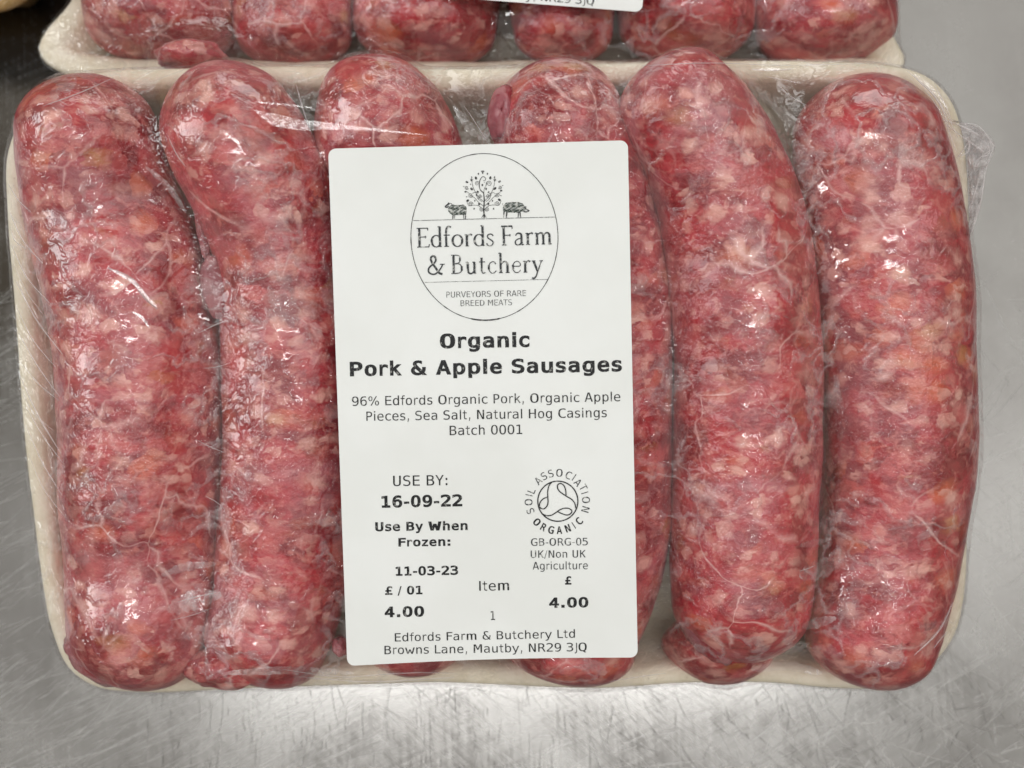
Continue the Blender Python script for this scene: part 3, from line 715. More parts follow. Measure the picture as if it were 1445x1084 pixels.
# outlines of the sans lettering (thousandths; capital height 520), as closed contours
GLYPH = {"%":[[242,111,244,94,250,79,261,65,274,55,289,49,306,47,323,49,338,55,351,66,362,79,368,94,370,111,368,128,362,143,351,157,338,167,323,173,306,175,289,173,274,167,261,157,250,144,244,128],[195,111,199,141,210,167,227,190,250,208,277,219,306,222,321,222,335,219,348,214,361,208,373,200,384,190,394,178,403,166,409,153,414,140,417,126,418,111,414,82,403,56,385,32,362,14,336,4,306,0,276,4,250,14,227,32,209,55,199,81],[42,162,30,195,393,341,407,307],[58,387,61,370,67,355,77,341,90,331,105,325,123,323,140,325,155,331,168,342,179,355,185,370,187,387,185,404,179,419,168,433,155,443,140,449,123,451,106,449,90,443,77,433,67,420,61,404],[11,387,15,417,26,443,44,466,67,484,93,495,123,499,137,498,151,495,165,490,178,484,190,476,201,466,211,455,219,443,225,430,230,416,233,402,234,387,230,358,220,331,202,308,178,290,152,280,123,276,93,280,67,290,44,308,26,331,15,358]],"&":[[190,316,335,121,344,134,350,148,356,164,359,183,361,204,362,227,361,262,361,265,418,265,418,251,416,215,412,182,405,153,395,126,382,101,366,80,425,0,351,0,324,38,304,23,284,11,263,2,240,-5,217,-9,193,-10,146,-5,105,11,69,37,42,71,25,110,20,155,23,186,31,215,44,243,63,270,87,295,116,319,106,335,97,352,91,368,86,384,83,400,82,416,86,449,98,476,117,499,143,516,174,526,212,529,227,529,242,527,257,525,273,522,288,518,304,513,304,449,290,457,276,464,262,469,247,473,232,475,216,476,195,474,178,469,163,460,152,448,146,434,143,417,145,403,148,389,154,374,162,358,174,338],[145,280,125,262,109,244,97,226,88,206,83,186,81,165,85,132,97,103,116,78,141,59,171,47,205,44,215,44,225,45,235,48,246,51,256,55,267,60,282,69,294,78]],",":[[175,106,263,106,263,33,194,-100,140,-100,175,33]],"-":[[124,224,305,224,305,167,124,167]],".":[[170,106,258,106,258,0,170,0]],"/":[[310,520,376,520,102,-66,36,-66]],"0":[[168,261,170,273,174,284,182,294,191,302,202,307,214,308,226,307,237,302,247,294,255,284,260,273,261,261,260,249,255,238,247,228,238,221,226,216,214,214,202,216,191,220,181,228,174,237,170,248],[214,474,185,468,160,450,141,421,128,379,120,325,117,259,120,194,128,140,141,99,160,69,185,51,214,46,245,51,269,69,288,99,302,140,310,194,312,259,310,325,302,379,288,421,269,450,245,468],[214,529,265,522,307,499,340,461,364,408,378,341,383,259,378,178,364,111,340,58,307,20,265,-3,214,-10,164,-3,122,20,89,58,65,111,51,178,46,259,51,341,65,408,89,461,122,499,164,522]],"1":[[94,59,203,59,203,456,86,430,86,494,203,520,273,520,273,59,381,59,381,0,94,0]],"2":[[130,59,369,59,369,0,53,0,53,59,95,103,132,144,167,180,196,212,218,237,234,255,255,281,270,304,281,323,288,341,292,359,293,377,290,404,282,427,268,445,248,459,225,467,197,470,176,469,154,465,131,459,107,450,83,438,57,424,57,495,81,505,104,514,128,521,151,525,173,528,196,529,244,525,284,511,319,489,345,459,360,423,365,382,364,360,358,338,350,315,337,292,321,268,299,242,284,225,266,204,243,179,214,148,176,108]],"3":[[270,278,302,267,328,251,349,230,364,205,373,176,376,143,370,99,354,62,327,31,291,8,247,-6,194,-10,170,-9,146,-7,121,-3,96,2,72,8,48,16,48,86,71,74,95,65,118,58,141,53,163,50,186,49,222,52,251,61,275,75,292,95,303,120,306,150,303,179,292,202,275,222,252,237,224,246,191,249,138,249,138,307,191,307,221,309,246,316,267,328,282,344,291,364,294,387,291,412,283,432,269,449,249,461,225,468,197,470,176,469,154,467,133,463,110,458,87,451,63,442,63,507,90,514,115,519,138,524,160,527,179,529,197,529,244,525,284,512,318,491,343,463,358,429,364,390,361,363,353,339,340,319,321,301,298,288]],"4":[[256,456,92,181,256,181],[244,520,326,520,326,181,395,181,395,124,326,124,326,0,256,0,256,124,36,124,36,190]],"5":[[72,520,335,520,335,461,136,461,136,333,146,336,156,339,166,341,176,343,187,343,197,344,247,338,290,322,325,296,351,260,367,217,372,167,367,116,350,73,323,37,285,11,240,-5,187,-10,160,-9,135,-8,111,-5,89,0,69,5,50,12,50,84,71,73,93,64,114,58,136,53,158,50,180,49,216,52,246,63,270,80,288,103,298,132,302,167,298,201,287,230,269,253,244,271,214,281,178,284,160,284,141,282,123,278,106,273,89,267,72,259]],"6":[[345,508,345,444,330,452,315,458,298,463,282,467,265,469,247,470,206,464,172,448,146,420,126,381,115,332,111,272,124,293,139,311,157,325,178,335,201,342,225,344,272,339,310,323,342,298,365,262,378,219,383,167,378,115,364,71,341,36,308,10,269,-5,221,-10,166,-3,122,19,88,55,65,106,51,175,46,259,52,340,69,407,97,460,136,499,185,522,244,529,261,529,278,527,295,524,312,520,329,515],[220,289,192,285,168,274,149,256,135,232,126,202,123,167,126,131,135,102,149,77,168,59,192,49,220,45,248,48,272,59,290,76,303,100,311,130,314,167,311,204,303,234,290,258,272,275,248,285]],"9":[[208,231,235,234,259,245,278,263,292,287,301,317,304,352,301,388,292,418,278,442,259,460,235,471,208,474,179,471,156,461,137,443,124,420,116,389,114,352,116,315,124,285,137,261,155,244,179,234],[82,11,82,76,97,68,113,61,129,56,146,52,163,50,180,49,221,55,255,71,282,99,301,138,312,188,316,248,303,226,288,208,270,194,249,184,227,178,202,175,156,181,117,196,85,222,63,257,49,301,44,353,49,405,63,448,87,483,119,509,158,524,206,529,261,522,305,500,339,464,362,412,376,344,381,259,375,179,358,112,330,59,291,21,242,-2,183,-10,166,-9,149,-8,132,-5,115,-1,98,5]],":":[[170,370,258,370,258,265,170,265],[170,106,258,106,258,0,170,0]],"A":[[214,458,140,192,289,192],[172,520,257,520,416,0,344,0,305,135,123,135,86,0,13,0]],"B":[[128,248,128,58,212,58,249,60,278,67,299,79,314,97,322,120,325,150,322,181,313,206,298,224,276,238,247,246,212,248],[128,462,128,305,210,305,241,308,266,314,284,325,297,341,304,362,307,388,304,412,297,431,284,445,266,454,241,460,210,462],[58,520,212,520,261,516,302,505,335,485,359,459,373,427,378,388,375,358,368,333,355,313,337,297,314,285,287,278,318,270,345,255,367,235,383,208,393,178,396,143,391,99,375,64,350,36,314,16,268,4,212,0,58,0]],"C":[[374,18,356,10,337,3,319,-3,299,-7,279,-9,259,-10,197,-2,145,21,104,61,73,114,55,180,48,259,55,338,73,404,104,458,146,498,197,521,259,529,279,528,299,526,319,522,337,517,356,509,374,501,374,429,356,442,338,452,318,461,298,467,279,471,259,472,217,466,183,449,156,419,137,378,126,325,122,259,126,194,137,141,156,100,183,71,217,53,259,47,279,48,299,52,319,58,338,67,356,77,374,91]],"D":[[152,58,205,63,246,77,276,101,295,138,307,191,311,259,307,328,295,381,276,418,247,443,205,457,152,462,118,462,118,58],[153,520,226,513,284,492,329,456,360,406,379,341,385,259,379,178,360,113,329,63,284,28,226,7,153,0,48,0,48,520]],"E":[[69,520,377,520,377,461,139,461,139,307,367,307,367,248,139,248,139,59,384,59,384,0,69,0]],"F":[[81,520,387,520,387,461,152,461,152,307,365,307,365,248,152,248,152,0,81,0]],"G":[[384,43,365,27,344,14,321,3,297,-4,271,-9,244,-10,183,-2,132,21,91,61,60,114,42,181,36,259,42,338,60,404,91,458,133,498,185,521,246,529,268,528,289,525,309,520,329,513,348,503,367,492,367,420,348,436,328,449,309,459,289,466,268,471,246,472,204,466,170,449,143,419,124,378,113,324,109,259,113,193,124,140,142,99,168,70,202,53,244,47,259,48,273,49,285,52,297,57,307,62,317,69,317,209,242,209,242,267,384,267]],"H":[[48,520,118,520,118,307,311,307,311,520,382,520,382,0,311,0,311,248,118,248,118,0,48,0]],"I":[[70,520,359,520,359,461,250,461,250,59,359,59,359,0,70,0,70,59,179,59,179,461,70,461]],"J":[[38,21,38,103,59,86,81,72,103,61,126,53,150,49,173,47,203,50,226,59,243,73,254,95,260,127,263,170,263,461,130,461,130,520,333,520,333,170,329,110,317,64,296,31,266,8,225,-6,173,-10,151,-9,129,-7,107,-2,85,4,62,11]],"K":[[48,520,118,520,118,289,338,520,421,520,218,307,427,0,342,0,172,260,118,203,118,0,48,0]],"L":[[75,520,146,520,146,59,397,59,397,0,75,0]],"M":[[30,520,124,520,214,255,304,520,399,520,399,0,334,0,334,459,241,185,188,185,95,459,95,0,30,0]],"N":[[48,520,138,520,313,92,313,520,381,520,381,0,292,0,116,428,116,0,48,0]],"O":[[315,259,313,328,305,383,292,423,273,450,247,467,214,472,182,467,157,450,138,423,125,383,117,328,114,259,117,190,125,136,138,96,157,69,182,52,214,47,247,52,273,69,292,96,305,136,313,190],[389,259,384,177,369,109,346,57,312,20,268,-3,214,-10,161,-3,117,19,84,56,60,109,45,176,41,259,46,342,60,410,84,462,117,500,161,522,214,529,268,522,312,500,346,462,369,410,384,342]],"P":[[139,462,139,267,220,267,251,270,276,278,296,292,312,312,321,336,324,365,321,393,312,417,297,436,276,451,251,459,220,462],[69,520,220,520,274,515,318,502,352,480,377,450,392,411,397,365,392,317,377,279,353,248,318,226,274,213,220,209,139,209,139,0,69,0]],"Q":[[228,-9,221,-10,214,-10,161,-3,117,20,84,57,60,109,46,177,41,259,46,342,60,410,84,462,117,500,161,522,214,529,268,522,312,500,346,462,369,410,384,342,389,259,386,196,378,141,365,95,346,57,322,28,292,7,362,-59,310,-94],[315,259,313,328,305,383,292,423,273,450,247,467,214,472,182,467,157,450,138,423,125,383,117,328,114,259,117,190,125,136,138,96,157,69,182,52,214,47,247,52,273,69,292,96,305,136,313,190]],"R":[[265,245,282,239,297,231,311,219,325,202,341,176,359,142,429,0,354,0,292,131,275,164,258,188,244,204,228,213,209,218,188,220,120,220,120,0,50,0,50,520,195,520,247,516,291,503,326,481,351,452,366,414,372,369,368,337,359,309,343,285,322,266,296,253],[120,462,120,278,197,278,228,280,253,288,273,300,286,318,295,341,297,369,294,397,286,420,271,438,251,451,225,459,195,462]],"S":[[352,502,352,431,331,443,310,454,288,462,267,468,245,471,223,472,192,470,166,462,144,449,128,432,119,411,116,386,118,365,124,348,135,334,151,323,175,312,205,304,242,295,287,282,322,264,349,242,367,214,379,181,382,142,377,97,362,59,336,29,301,7,256,-6,203,-10,178,-9,154,-7,129,-2,105,4,80,12,55,21,55,96,81,81,106,68,131,59,155,52,179,48,203,47,236,50,263,58,286,71,302,89,312,111,315,138,313,161,306,181,295,197,278,210,254,220,224,229,186,237,142,250,107,267,81,287,63,311,52,341,48,376,54,419,69,456,95,487,130,511,171,525,220,529,240,528,261,526,283,522,305,517,328,510]],"T":[[16,520,413,520,413,461,250,461,250,0,180,0,180,461,16,461]],"U":[[51,200,51,520,122,520,122,167,122,145,123,127,124,113,126,103,128,95,131,88,140,76,151,66,163,57,179,52,196,48,214,47,234,48,251,52,266,57,278,66,289,76,298,88,301,95,304,103,305,113,307,126,307,144,307,167,307,520,378,520,378,200,377,151,373,114,368,86,360,65,348,47,334,31,318,18,300,8,281,0,260,-6,238,-9,214,-10,191,-9,169,-6,148,0,129,8,112,18,95,31,81,46,70,65,61,87,56,114,52,152]],"V":[[214,59,337,520,409,520,257,0,172,0,20,520,93,520]],"W":[[0,520,69,520,118,98,178,377,251,377,311,97,361,520,429,520,352,0,285,0,214,309,144,0,78,0]],"Y":[[13,520,88,520,214,290,341,520,416,520,250,233,250,0,179,0,179,233]],"a":[[244,196,223,196,189,194,161,187,139,176,123,161,114,142,110,118,113,96,120,78,132,63,148,52,167,46,190,44,223,48,251,60,274,80,291,108,301,142,304,182,304,196],[369,222,369,0,304,0,304,58,289,37,272,19,253,6,230,-3,205,-8,177,-10,140,-6,108,5,82,24,62,48,50,78,46,114,51,153,66,186,90,212,124,231,166,242,218,246,304,246,304,256,302,285,294,307,281,324,262,336,237,343,206,345,184,344,162,341,140,336,118,328,96,319,75,308,75,372,98,381,121,387,143,393,164,396,185,399,206,399,237,398,264,393,289,385,310,374,329,360,344,342,352,330,359,315,363,299,366,279,368,254]],"b":[[320,195,317,240,309,278,296,307,278,328,254,341,226,345,197,341,174,328,155,307,142,278,134,240,131,195,134,149,142,112,155,83,174,61,197,48,226,44,254,48,278,61,296,82,309,112,317,149],[131,340,143,358,157,372,174,384,193,393,213,398,236,399,280,393,317,375,347,345,369,305,383,255,387,196,383,136,369,86,347,45,316,14,279,-4,235,-10,213,-8,193,-3,174,5,157,17,143,31,131,49,131,0,67,0,67,542,131,542]],"c":[[369,20,352,11,334,3,316,-3,298,-7,279,-9,260,-10,204,-4,157,14,119,44,91,85,74,135,68,195,74,254,91,304,119,345,157,375,204,393,260,399,279,399,297,396,315,392,333,386,351,379,369,369,369,302,352,316,335,327,318,335,301,341,281,344,260,345,223,341,193,328,168,306,150,276,139,239,135,195,139,150,150,113,168,83,193,62,224,49,260,44,282,45,302,49,320,54,338,63,354,73,369,86]],"d":[[299,340,299,542,363,542,363,0,299,0,299,49,287,31,273,17,256,5,237,-3,217,-8,195,-10,151,-4,114,14,83,45,61,86,47,136,43,196,47,255,61,305,84,345,114,375,151,393,195,399,217,398,238,393,257,384,273,373,287,358],[110,195,113,149,121,112,134,82,152,61,176,48,204,44,232,48,256,61,275,83,288,112,296,149,299,195,296,240,288,278,275,307,256,328,232,341,204,345,176,341,152,328,134,307,121,278,113,240]],"e":[[387,211,387,180,110,180,110,178,113,138,124,105,143,79,168,60,199,48,237,44,258,45,279,49,301,54,324,62,347,71,372,84,372,20,348,11,325,3,302,-3,279,-7,257,-9,236,-10,180,-4,133,14,94,44,66,85,49,135,43,195,48,253,65,302,93,344,130,375,175,393,227,399,273,394,312,377,344,349,368,311,382,265],[323,230,320,264,311,293,296,316,277,332,253,342,224,345,195,342,169,331,148,314,130,291,119,263,112,229]],"f":[[370,542,370,489,297,489,277,487,261,482,249,474,242,463,238,446,236,424,236,390,370,390,370,340,236,340,236,0,172,0,172,340,68,340,68,390,172,390,172,417,175,456,185,488,201,511,225,528,255,538,293,542]],"g":[[299,198,296,242,288,279,275,308,257,328,234,341,207,345,178,341,154,328,135,308,121,279,113,242,110,198,113,154,121,117,135,88,154,67,178,55,208,50,235,55,257,67,275,88,288,117,296,154],[363,25,358,-29,344,-73,321,-108,289,-133,249,-148,200,-153,182,-153,163,-151,144,-148,125,-145,106,-140,86,-134,86,-71,108,-80,129,-88,148,-94,166,-99,183,-101,200,-102,231,-99,256,-89,275,-74,288,-51,296,-22,299,16,299,18,299,62,287,42,273,26,257,13,238,4,217,-1,193,-3,150,3,114,22,84,52,61,92,47,141,43,198,47,255,61,304,84,345,114,375,150,393,193,399,216,398,238,393,256,384,273,373,287,357,299,338,299,389,363,389]],"h":[[366,242,366,0,302,0,302,242,299,274,293,299,283,319,268,333,249,341,225,344,198,340,175,330,156,312,143,287,135,257,132,220,132,0,68,0,68,542,132,542,132,331,145,352,160,369,178,382,199,392,222,397,248,399,284,395,314,382,337,360,353,330,363,290]],"i":[[89,390,253,390,253,50,380,50,380,0,62,0,62,50,189,50,189,340,89,340],[189,542,253,542,253,461,189,461]],"k":[[82,542,148,542,148,228,317,390,394,390,241,243,419,0,340,0,196,201,148,156,148,0,82,0]],"l":[[222,141,224,115,230,93,238,76,251,64,266,57,285,54,360,54,360,0,279,0,243,4,214,16,190,37,172,65,162,100,158,141,158,495,56,495,56,546,222,546]],"m":[[235,350,244,366,254,378,265,387,279,394,293,398,310,399,338,395,360,383,376,363,387,332,393,286,395,226,395,0,337,0,337,223,336,271,333,305,327,326,320,337,308,344,294,346,277,343,265,336,256,324,250,304,247,270,245,223,245,0,187,0,187,223,186,272,183,306,177,326,169,337,157,344,141,346,126,343,114,336,106,324,101,304,97,270,96,223,96,0,38,0,38,390,96,390,96,357,104,369,114,380,125,388,137,394,150,398,164,399,181,398,195,394,208,387,219,378,228,365]],"n":[[366,242,366,0,302,0,302,242,299,274,293,299,283,319,268,333,249,341,225,344,198,340,175,330,156,312,143,287,135,257,132,220,132,0,68,0,68,390,132,390,132,331,145,352,160,369,178,382,199,392,222,397,248,399,284,395,314,382,337,360,353,330,363,290]],"o":[[214,345,185,341,160,328,141,307,127,278,118,240,116,195,118,149,127,112,141,82,160,61,185,48,214,44,245,48,269,61,289,82,303,112,311,149,314,195,311,240,303,278,289,307,269,328,245,341],[214,399,264,394,306,376,339,347,363,307,377,256,382,195,377,133,363,83,339,42,306,13,265,-4,214,-10,165,-4,123,13,91,42,67,83,52,133,48,195,52,256,67,307,91,347,123,376,165,394]],"p":[[131,49,131,-148,66,-148,66,390,131,390,131,340,142,358,157,373,173,384,192,393,212,398,235,399,278,393,315,375,346,345,368,304,381,253,386,193,381,134,368,85,345,44,315,14,278,-4,235,-10,212,-8,191,-3,173,5,156,17,142,31],[319,195,316,240,308,278,295,307,277,328,254,341,225,345,197,341,173,328,155,307,141,278,133,240,131,195,133,149,141,112,155,83,173,61,197,48,225,44,254,48,277,61,295,82,308,112,316,149]],"r":[[402,310,388,319,374,327,360,333,346,337,330,339,314,340,277,336,246,323,222,303,205,274,194,238,190,194,190,0,126,0,126,390,190,390,190,314,203,339,219,360,240,377,263,390,290,397,319,399,334,399,349,397,363,393,376,389,389,383,402,375]],"s":[[339,376,339,314,320,324,302,332,283,338,265,342,246,345,227,346,200,344,178,339,162,332,150,321,143,306,140,289,142,273,147,260,156,250,172,241,199,233,236,225,262,220,291,212,315,200,334,183,348,164,356,140,359,113,354,77,340,47,318,22,287,4,249,-6,203,-10,184,-9,164,-7,143,-4,121,1,98,7,74,14,74,80,98,69,121,60,143,53,164,48,185,45,205,44,231,45,253,51,271,61,284,74,291,90,294,109,284,136,256,156,209,171,206,171,182,176,148,185,121,197,101,213,87,232,78,255,76,282,80,317,92,346,114,369,142,386,179,396,222,399,242,399,262,397,282,394,301,389,320,383]],"t":[[214,501,214,390,359,390,359,340,214,340,214,128,216,103,221,83,230,68,244,59,263,53,287,51,359,51,359,0,281,0,238,3,204,13,179,29,163,53,153,86,150,128,150,340,46,340,46,390,150,390,150,501]],"u":[[68,148,68,389,132,389,132,148,134,116,140,90,151,70,165,57,184,48,208,46,236,49,259,60,278,77,291,102,299,132,302,169,302,389,366,389,366,0,302,0,302,58,289,38,273,21,255,7,234,-2,211,-8,186,-10,150,-6,120,7,97,29,81,60,71,99]],"w":[[0,390,63,390,131,75,187,276,242,276,298,75,366,390,429,390,338,0,277,0,214,214,153,0,91,0]],"y":[[299,125,287,95,274,60,258,18,238,-35,222,-73,212,-94,200,-111,187,-124,172,-135,155,-142,136,-147,116,-148,64,-148,64,-95,102,-95,119,-93,134,-87,146,-78,158,-62,171,-33,187,6,36,390,104,390,220,85,334,390,401,390]],"z":[[79,391,362,391,362,332,138,52,362,52,362,0,71,0,71,59,295,339,79,339]],"£":[[380,509,380,445,366,454,351,462,337,468,322,472,307,475,291,476,263,472,240,462,222,444,210,420,203,387,200,346,200,271,329,271,329,221,200,221,200,59,387,59,387,0,48,0,48,59,131,59,131,221,61,221,61,271,131,271,131,354,135,408,148,452,169,486,199,510,237,524,284,529,300,529,315,527,331,524,347,520,363,515]]}
GLYPH['0'] = sorted(GLYPH['0'], key=lambda c: -(max(c[1::2]) - min(c[1::2])))[:2]
def rect(x0, y0, x1, y1): return [x0, y0, x1, y0, x1, y1, x0, y1]
GLYPH['i'] = [rect(0, 0, 64, 390), rect(0, 462, 64, 542)]; GLYPH['l'] = [rect(0, 0, 64, 542)]; GLYPH['I'] = [rect(0, 0, 70, 520)]
def oval(cx, cy, rx, ry, n=14): return [v for k in range(n) for v in (cx + rx * math.cos(2 * math.pi * k / n), cy + ry * math.sin(2 * math.pi * k / n))]
GLYPH['%'] = [oval(120, 385, 118, 140), oval(120, 385, 62, 100), oval(490, 135, 118, 140), oval(490, 135, 62, 100), [120, -8, 178, -8, 492, 528, 434, 528]]
GLYPH['J'] = [[70, 520, 140, 520, 140, 30, 128, -50, 90, -105, 30, -135, -40, -138, -40, -82, 10, -80, 48, -60, 66, -25, 70, 30]]
AR = dict(zip("abcdefghiklmnoprstuwyzABCDEFGHIJKLMNOPQRSTUVWY", (.613,.635,.55,.635,.615,.352,.635,.634,.278,.579,.278,.974,.634,.612,.635,.411,.521,.392,.634,.818,.592,.525,
          .684,.686,.698,.77,.632,.575,.775,.752,.295,.295,.656,.557,.863,.748,.787,.603,.787,.695,.635,.611,.732,.684,.989,.611)))
AB = dict(zip("abcdefghiklmnoprstuwyzABCDEFGHIJKLMNOPQRSTUVWY", (.675,.716,.593,.716,.678,.435,.716,.712,.343,.665,.343,1.042,.712,.687,.716,.493,.595,.478,.712,.924,.652,.582,
          .774,.762,.734,.83,.683,.683,.821,.837,.372,.372,.775,.637,.995,.837,.85,.733,.85,.77,.72,.682,.812,.774,1.103,.724)))
for d_ in "01234569": AR[d_] = .636; AB[d_] = .696
AR.update({'-': .361, ',': .318, '.': .318, ':': .337, '/': .337, '%': .95, '&': .78, ' ': .318, '£': .636}); AB.update({'-': .415, ',': .38, '.': .38, ':': .40, '/': .365, '%': 1.0, '&': .872, ' ': .348, '£': .696})
def bearing(ch):
    l = .092 if ch in "BDEFHIKLMNPRUbhiklmnpru" else .056 if ch in "CGOQcedogqaSs" else .11 if ch in "1,.:" else .06
    if ch in "AVWYTyw/": l = .012
    if ch in "tf": l = .022
    r = .09 if ch in "HIMNUdgqahiklnmu" else .056 if ch in "BDOQGbpoeSs" else .075 if ch in "1" else .11 if ch in ",.:" else .045
    if ch in "AVWYTywkKRrLF/f": r = .008
    return l, r
_gc = {}
def glyph_mesh(ch, bold):
    if (ch, bold) in _gc: return _gc[ch, bold]
    cu = bpy.data.curves.new("t", 'CURVE'); cu.dimensions = '2D'; cu.fill_mode = 'BOTH'; cu.offset = bold
    for c in GLYPH[ch]:
        n = len(c) // 2; sp = cu.splines.new('POLY'); sp.points.add(n - 1); sp.use_cyclic_u = True
        for k in range(n): sp.points[k].co = (c[2*k] / 1000, c[2*k+1] / 1000, 0, 1)
    o = bpy.data.objects.new("t", cu); col.objects.link(o)
    bpy.context.view_layer.update()
    me = bpy.data.meshes.new_from_object(o.evaluated_get(bpy.context.evaluated_depsgraph_get()))
    co = np.array([v.co[:2] for v in me.vertices]); fs = [tuple(p.vertices) for p in me.polygons]
    bpy.data.objects.remove(o); bpy.data.curves.remove(cu); bpy.data.meshes.remove(me)
    _gc[ch, bold] = (co, fs); return co, fs
def add_text(s, x0, y0, x1, y1, cap, mat, fn, parent, bold=0.0):
    isb = bold > 0.01; A = AB if isb else AR
    xs, V2, F = 0.0, [], []
    n = 0
    for ch in s:
        if ch != ' ':
            co, fs = glyph_mesh(ch, bold); l, r = bearing(ch)
            a, b = xs + l * (0.8 if isb else 1), xs + A[ch] - r * (0.8 if isb else 1)
            g0, g1 = co[:, 0].min(), co[:, 0].max()
            X_ = a + (co[:, 0] - g0) / (g1 - g0) * (b - a); Y_ = (co[:, 1] + bold) / (0.52 + 2 * bold)
            V2.append(np.c_[X_, Y_]); F += [tuple(n + k for k in f) for f in fs]; n += len(co)
        xs += A[ch] + 0.02
    V2 = np.vstack(V2); mx, Mx = V2[:, 0].min(), V2[:, 0].max()
    d = np.array([x1 - x0, y1 - y0], float); e = d / np.linalg.norm(d); up = np.array([e[1], -e[0]])
    V = [fn(*(np.array([x0, y0]) + d * (q[0] - mx) / (Mx - mx) + up * q[1] * cap)) for q in V2]
    return make("printed_text", V, F, mat, parent, smooth=False)

FN = lambda x, y: LP(x, y, 0.00007)
lines = [("Organic", 620.8, 491.9, 747.2, 489.8, 20.8, .027), ("Pork & Apple Sausages", 493.8, 531.3, 877.7, 524.3, 20.6, .027),
         ("96% Edfords Organic Pork, Organic Apple", 496.8, 572.9, 875.4, 566.2, 13, 0), ("Pieces, Sea Salt, Natural Hog Casings", 517, 594, 856.3, 588.7, 13, 0),
         ("Batch 0001", 634.6, 614.3, 737, 612.5, 13.3, 0), ("USE BY:", 554.8, 686, 631.3, 684.8, 14.5, 0), ("16-09-22", 538.5, 716.8, 652.4, 714.6, 17, .027),
         ("Use By When", 529.5, 749.9, 659.9, 748.2, 12.8, .025), ("Frozen:", 562.3, 771.5, 635.5, 770.4, 12.2, .025), ("11-03-23", 558.4, 812.8, 646.5, 811.2, 13, .025),
         ("£ / 01", 543.5, 839.7, 596.2, 838.7, 12, .025), ("4.00", 542.9, 871.3, 598.6, 870.2, 15, .029), ("Item", 676.3, 833.9, 718.5, 833, 13.8, 0), ("1", 692.6, 875, 698.6, 874.9, 12.5, 0),
         ("Edfords Farm & Butchery Ltd", 557.2, 905.4, 811.4, 900, 11.6, 0), ("Browns Lane, Mautby, NR29 3JQ", 542.6, 923.4, 828, 918.8, 11.8, 0),
         ("GB-ORG-05", 749.2, 770.4, 829.5, 769.5, 10.4, 0), ("UK/Non UK", 748.9, 787.4, 826.5, 786.7, 10.4, 0), ("Agriculture", 751.5, 804, 829.5, 803.3, 10.8, 0),
         ("£", 797.4, 825.2, 806.3, 825, 11.6, .025), ("4.00", 775, 858, 830.4, 857.2, 14.6, .029),
         ("PURVEYORS OF RARE", 630, 420, 742.6, 417.8, 8.2, -.006), ("BREED MEATS", 650, 432, 722.5, 430.6, 8, -.006)]
for s, x0, y0, x1, y1, cap, b in lines:
    add_text(s, x0, y0, x1, y1, cap, M_thin if cap < 9 or b == 0 and cap < 10.9 else M_ink, FN, label1, b)

def stroke_mesh(paths, fn):
    """paths: list of (points, widths) in photo px -> flat ribbons"""
    V, F = [], []
    for pts, ws in paths:
        pts = np.asarray(pts, float); n = len(pts); T = np.gradient(pts, axis=0); T /= np.maximum(1e-9, np.linalg.norm(T, axis=1))[:, None]
        Nn = np.stack([-T[:, 1], T[:, 0]], 1); k = len(V)
        ws = np.broadcast_to(ws, (n,))
        for p, q, w_ in zip(pts, Nn, ws):
            a = p + q * w_ / 2; b = p - q * w_ / 2; V.append(fn(*a)); V.append(fn(*b))
        for i in range(n - 1): F.append((k + 2*i, k + 2*i + 1, k + 2*i + 3, k + 2*i + 2))
    return V, F
def strokes(name, paths, fn, mat, parent):
    V, F = stroke_mesh(paths, fn); return make(name, V, F, mat, parent, smooth=False)

FN2 = lambda x, y: LP(x, y, 0.00011)
# oval ring and its two rules
th = np.linspace(0, 2 * math.pi, 260); rot = math.radians(-1.6)
ex, ey = 103.8 * np.cos(th), 117.6 * np.sin(th)
ring = np.c_[683.6 + ex * math.cos(rot) - ey * math.sin(rot), 334.4 + ex * math.sin(rot) + ey * math.cos(rot)]
wr = np.array([0.9 + 0.9 * max(0, mnoise.noise(Vector((i * 0.23, 3, 1)))) + (0.8 if 66 < i * 360 / 260 % 360 < 0 else 0) for i in range(260)])
wr[(th > 1.40) & (th < 1.78)] = 2.0
strokes("logo_ring", [(ring, wr)], FN, M_ink, label1)
strokes("logo_rule", [(np.linspace((583.3, 311.5), (784.6, 306.3), 30), 0.8), (np.linspace((599.5, 398.6), (773.7, 394.4), 30), 0.6)], FN, M_thin, label1)

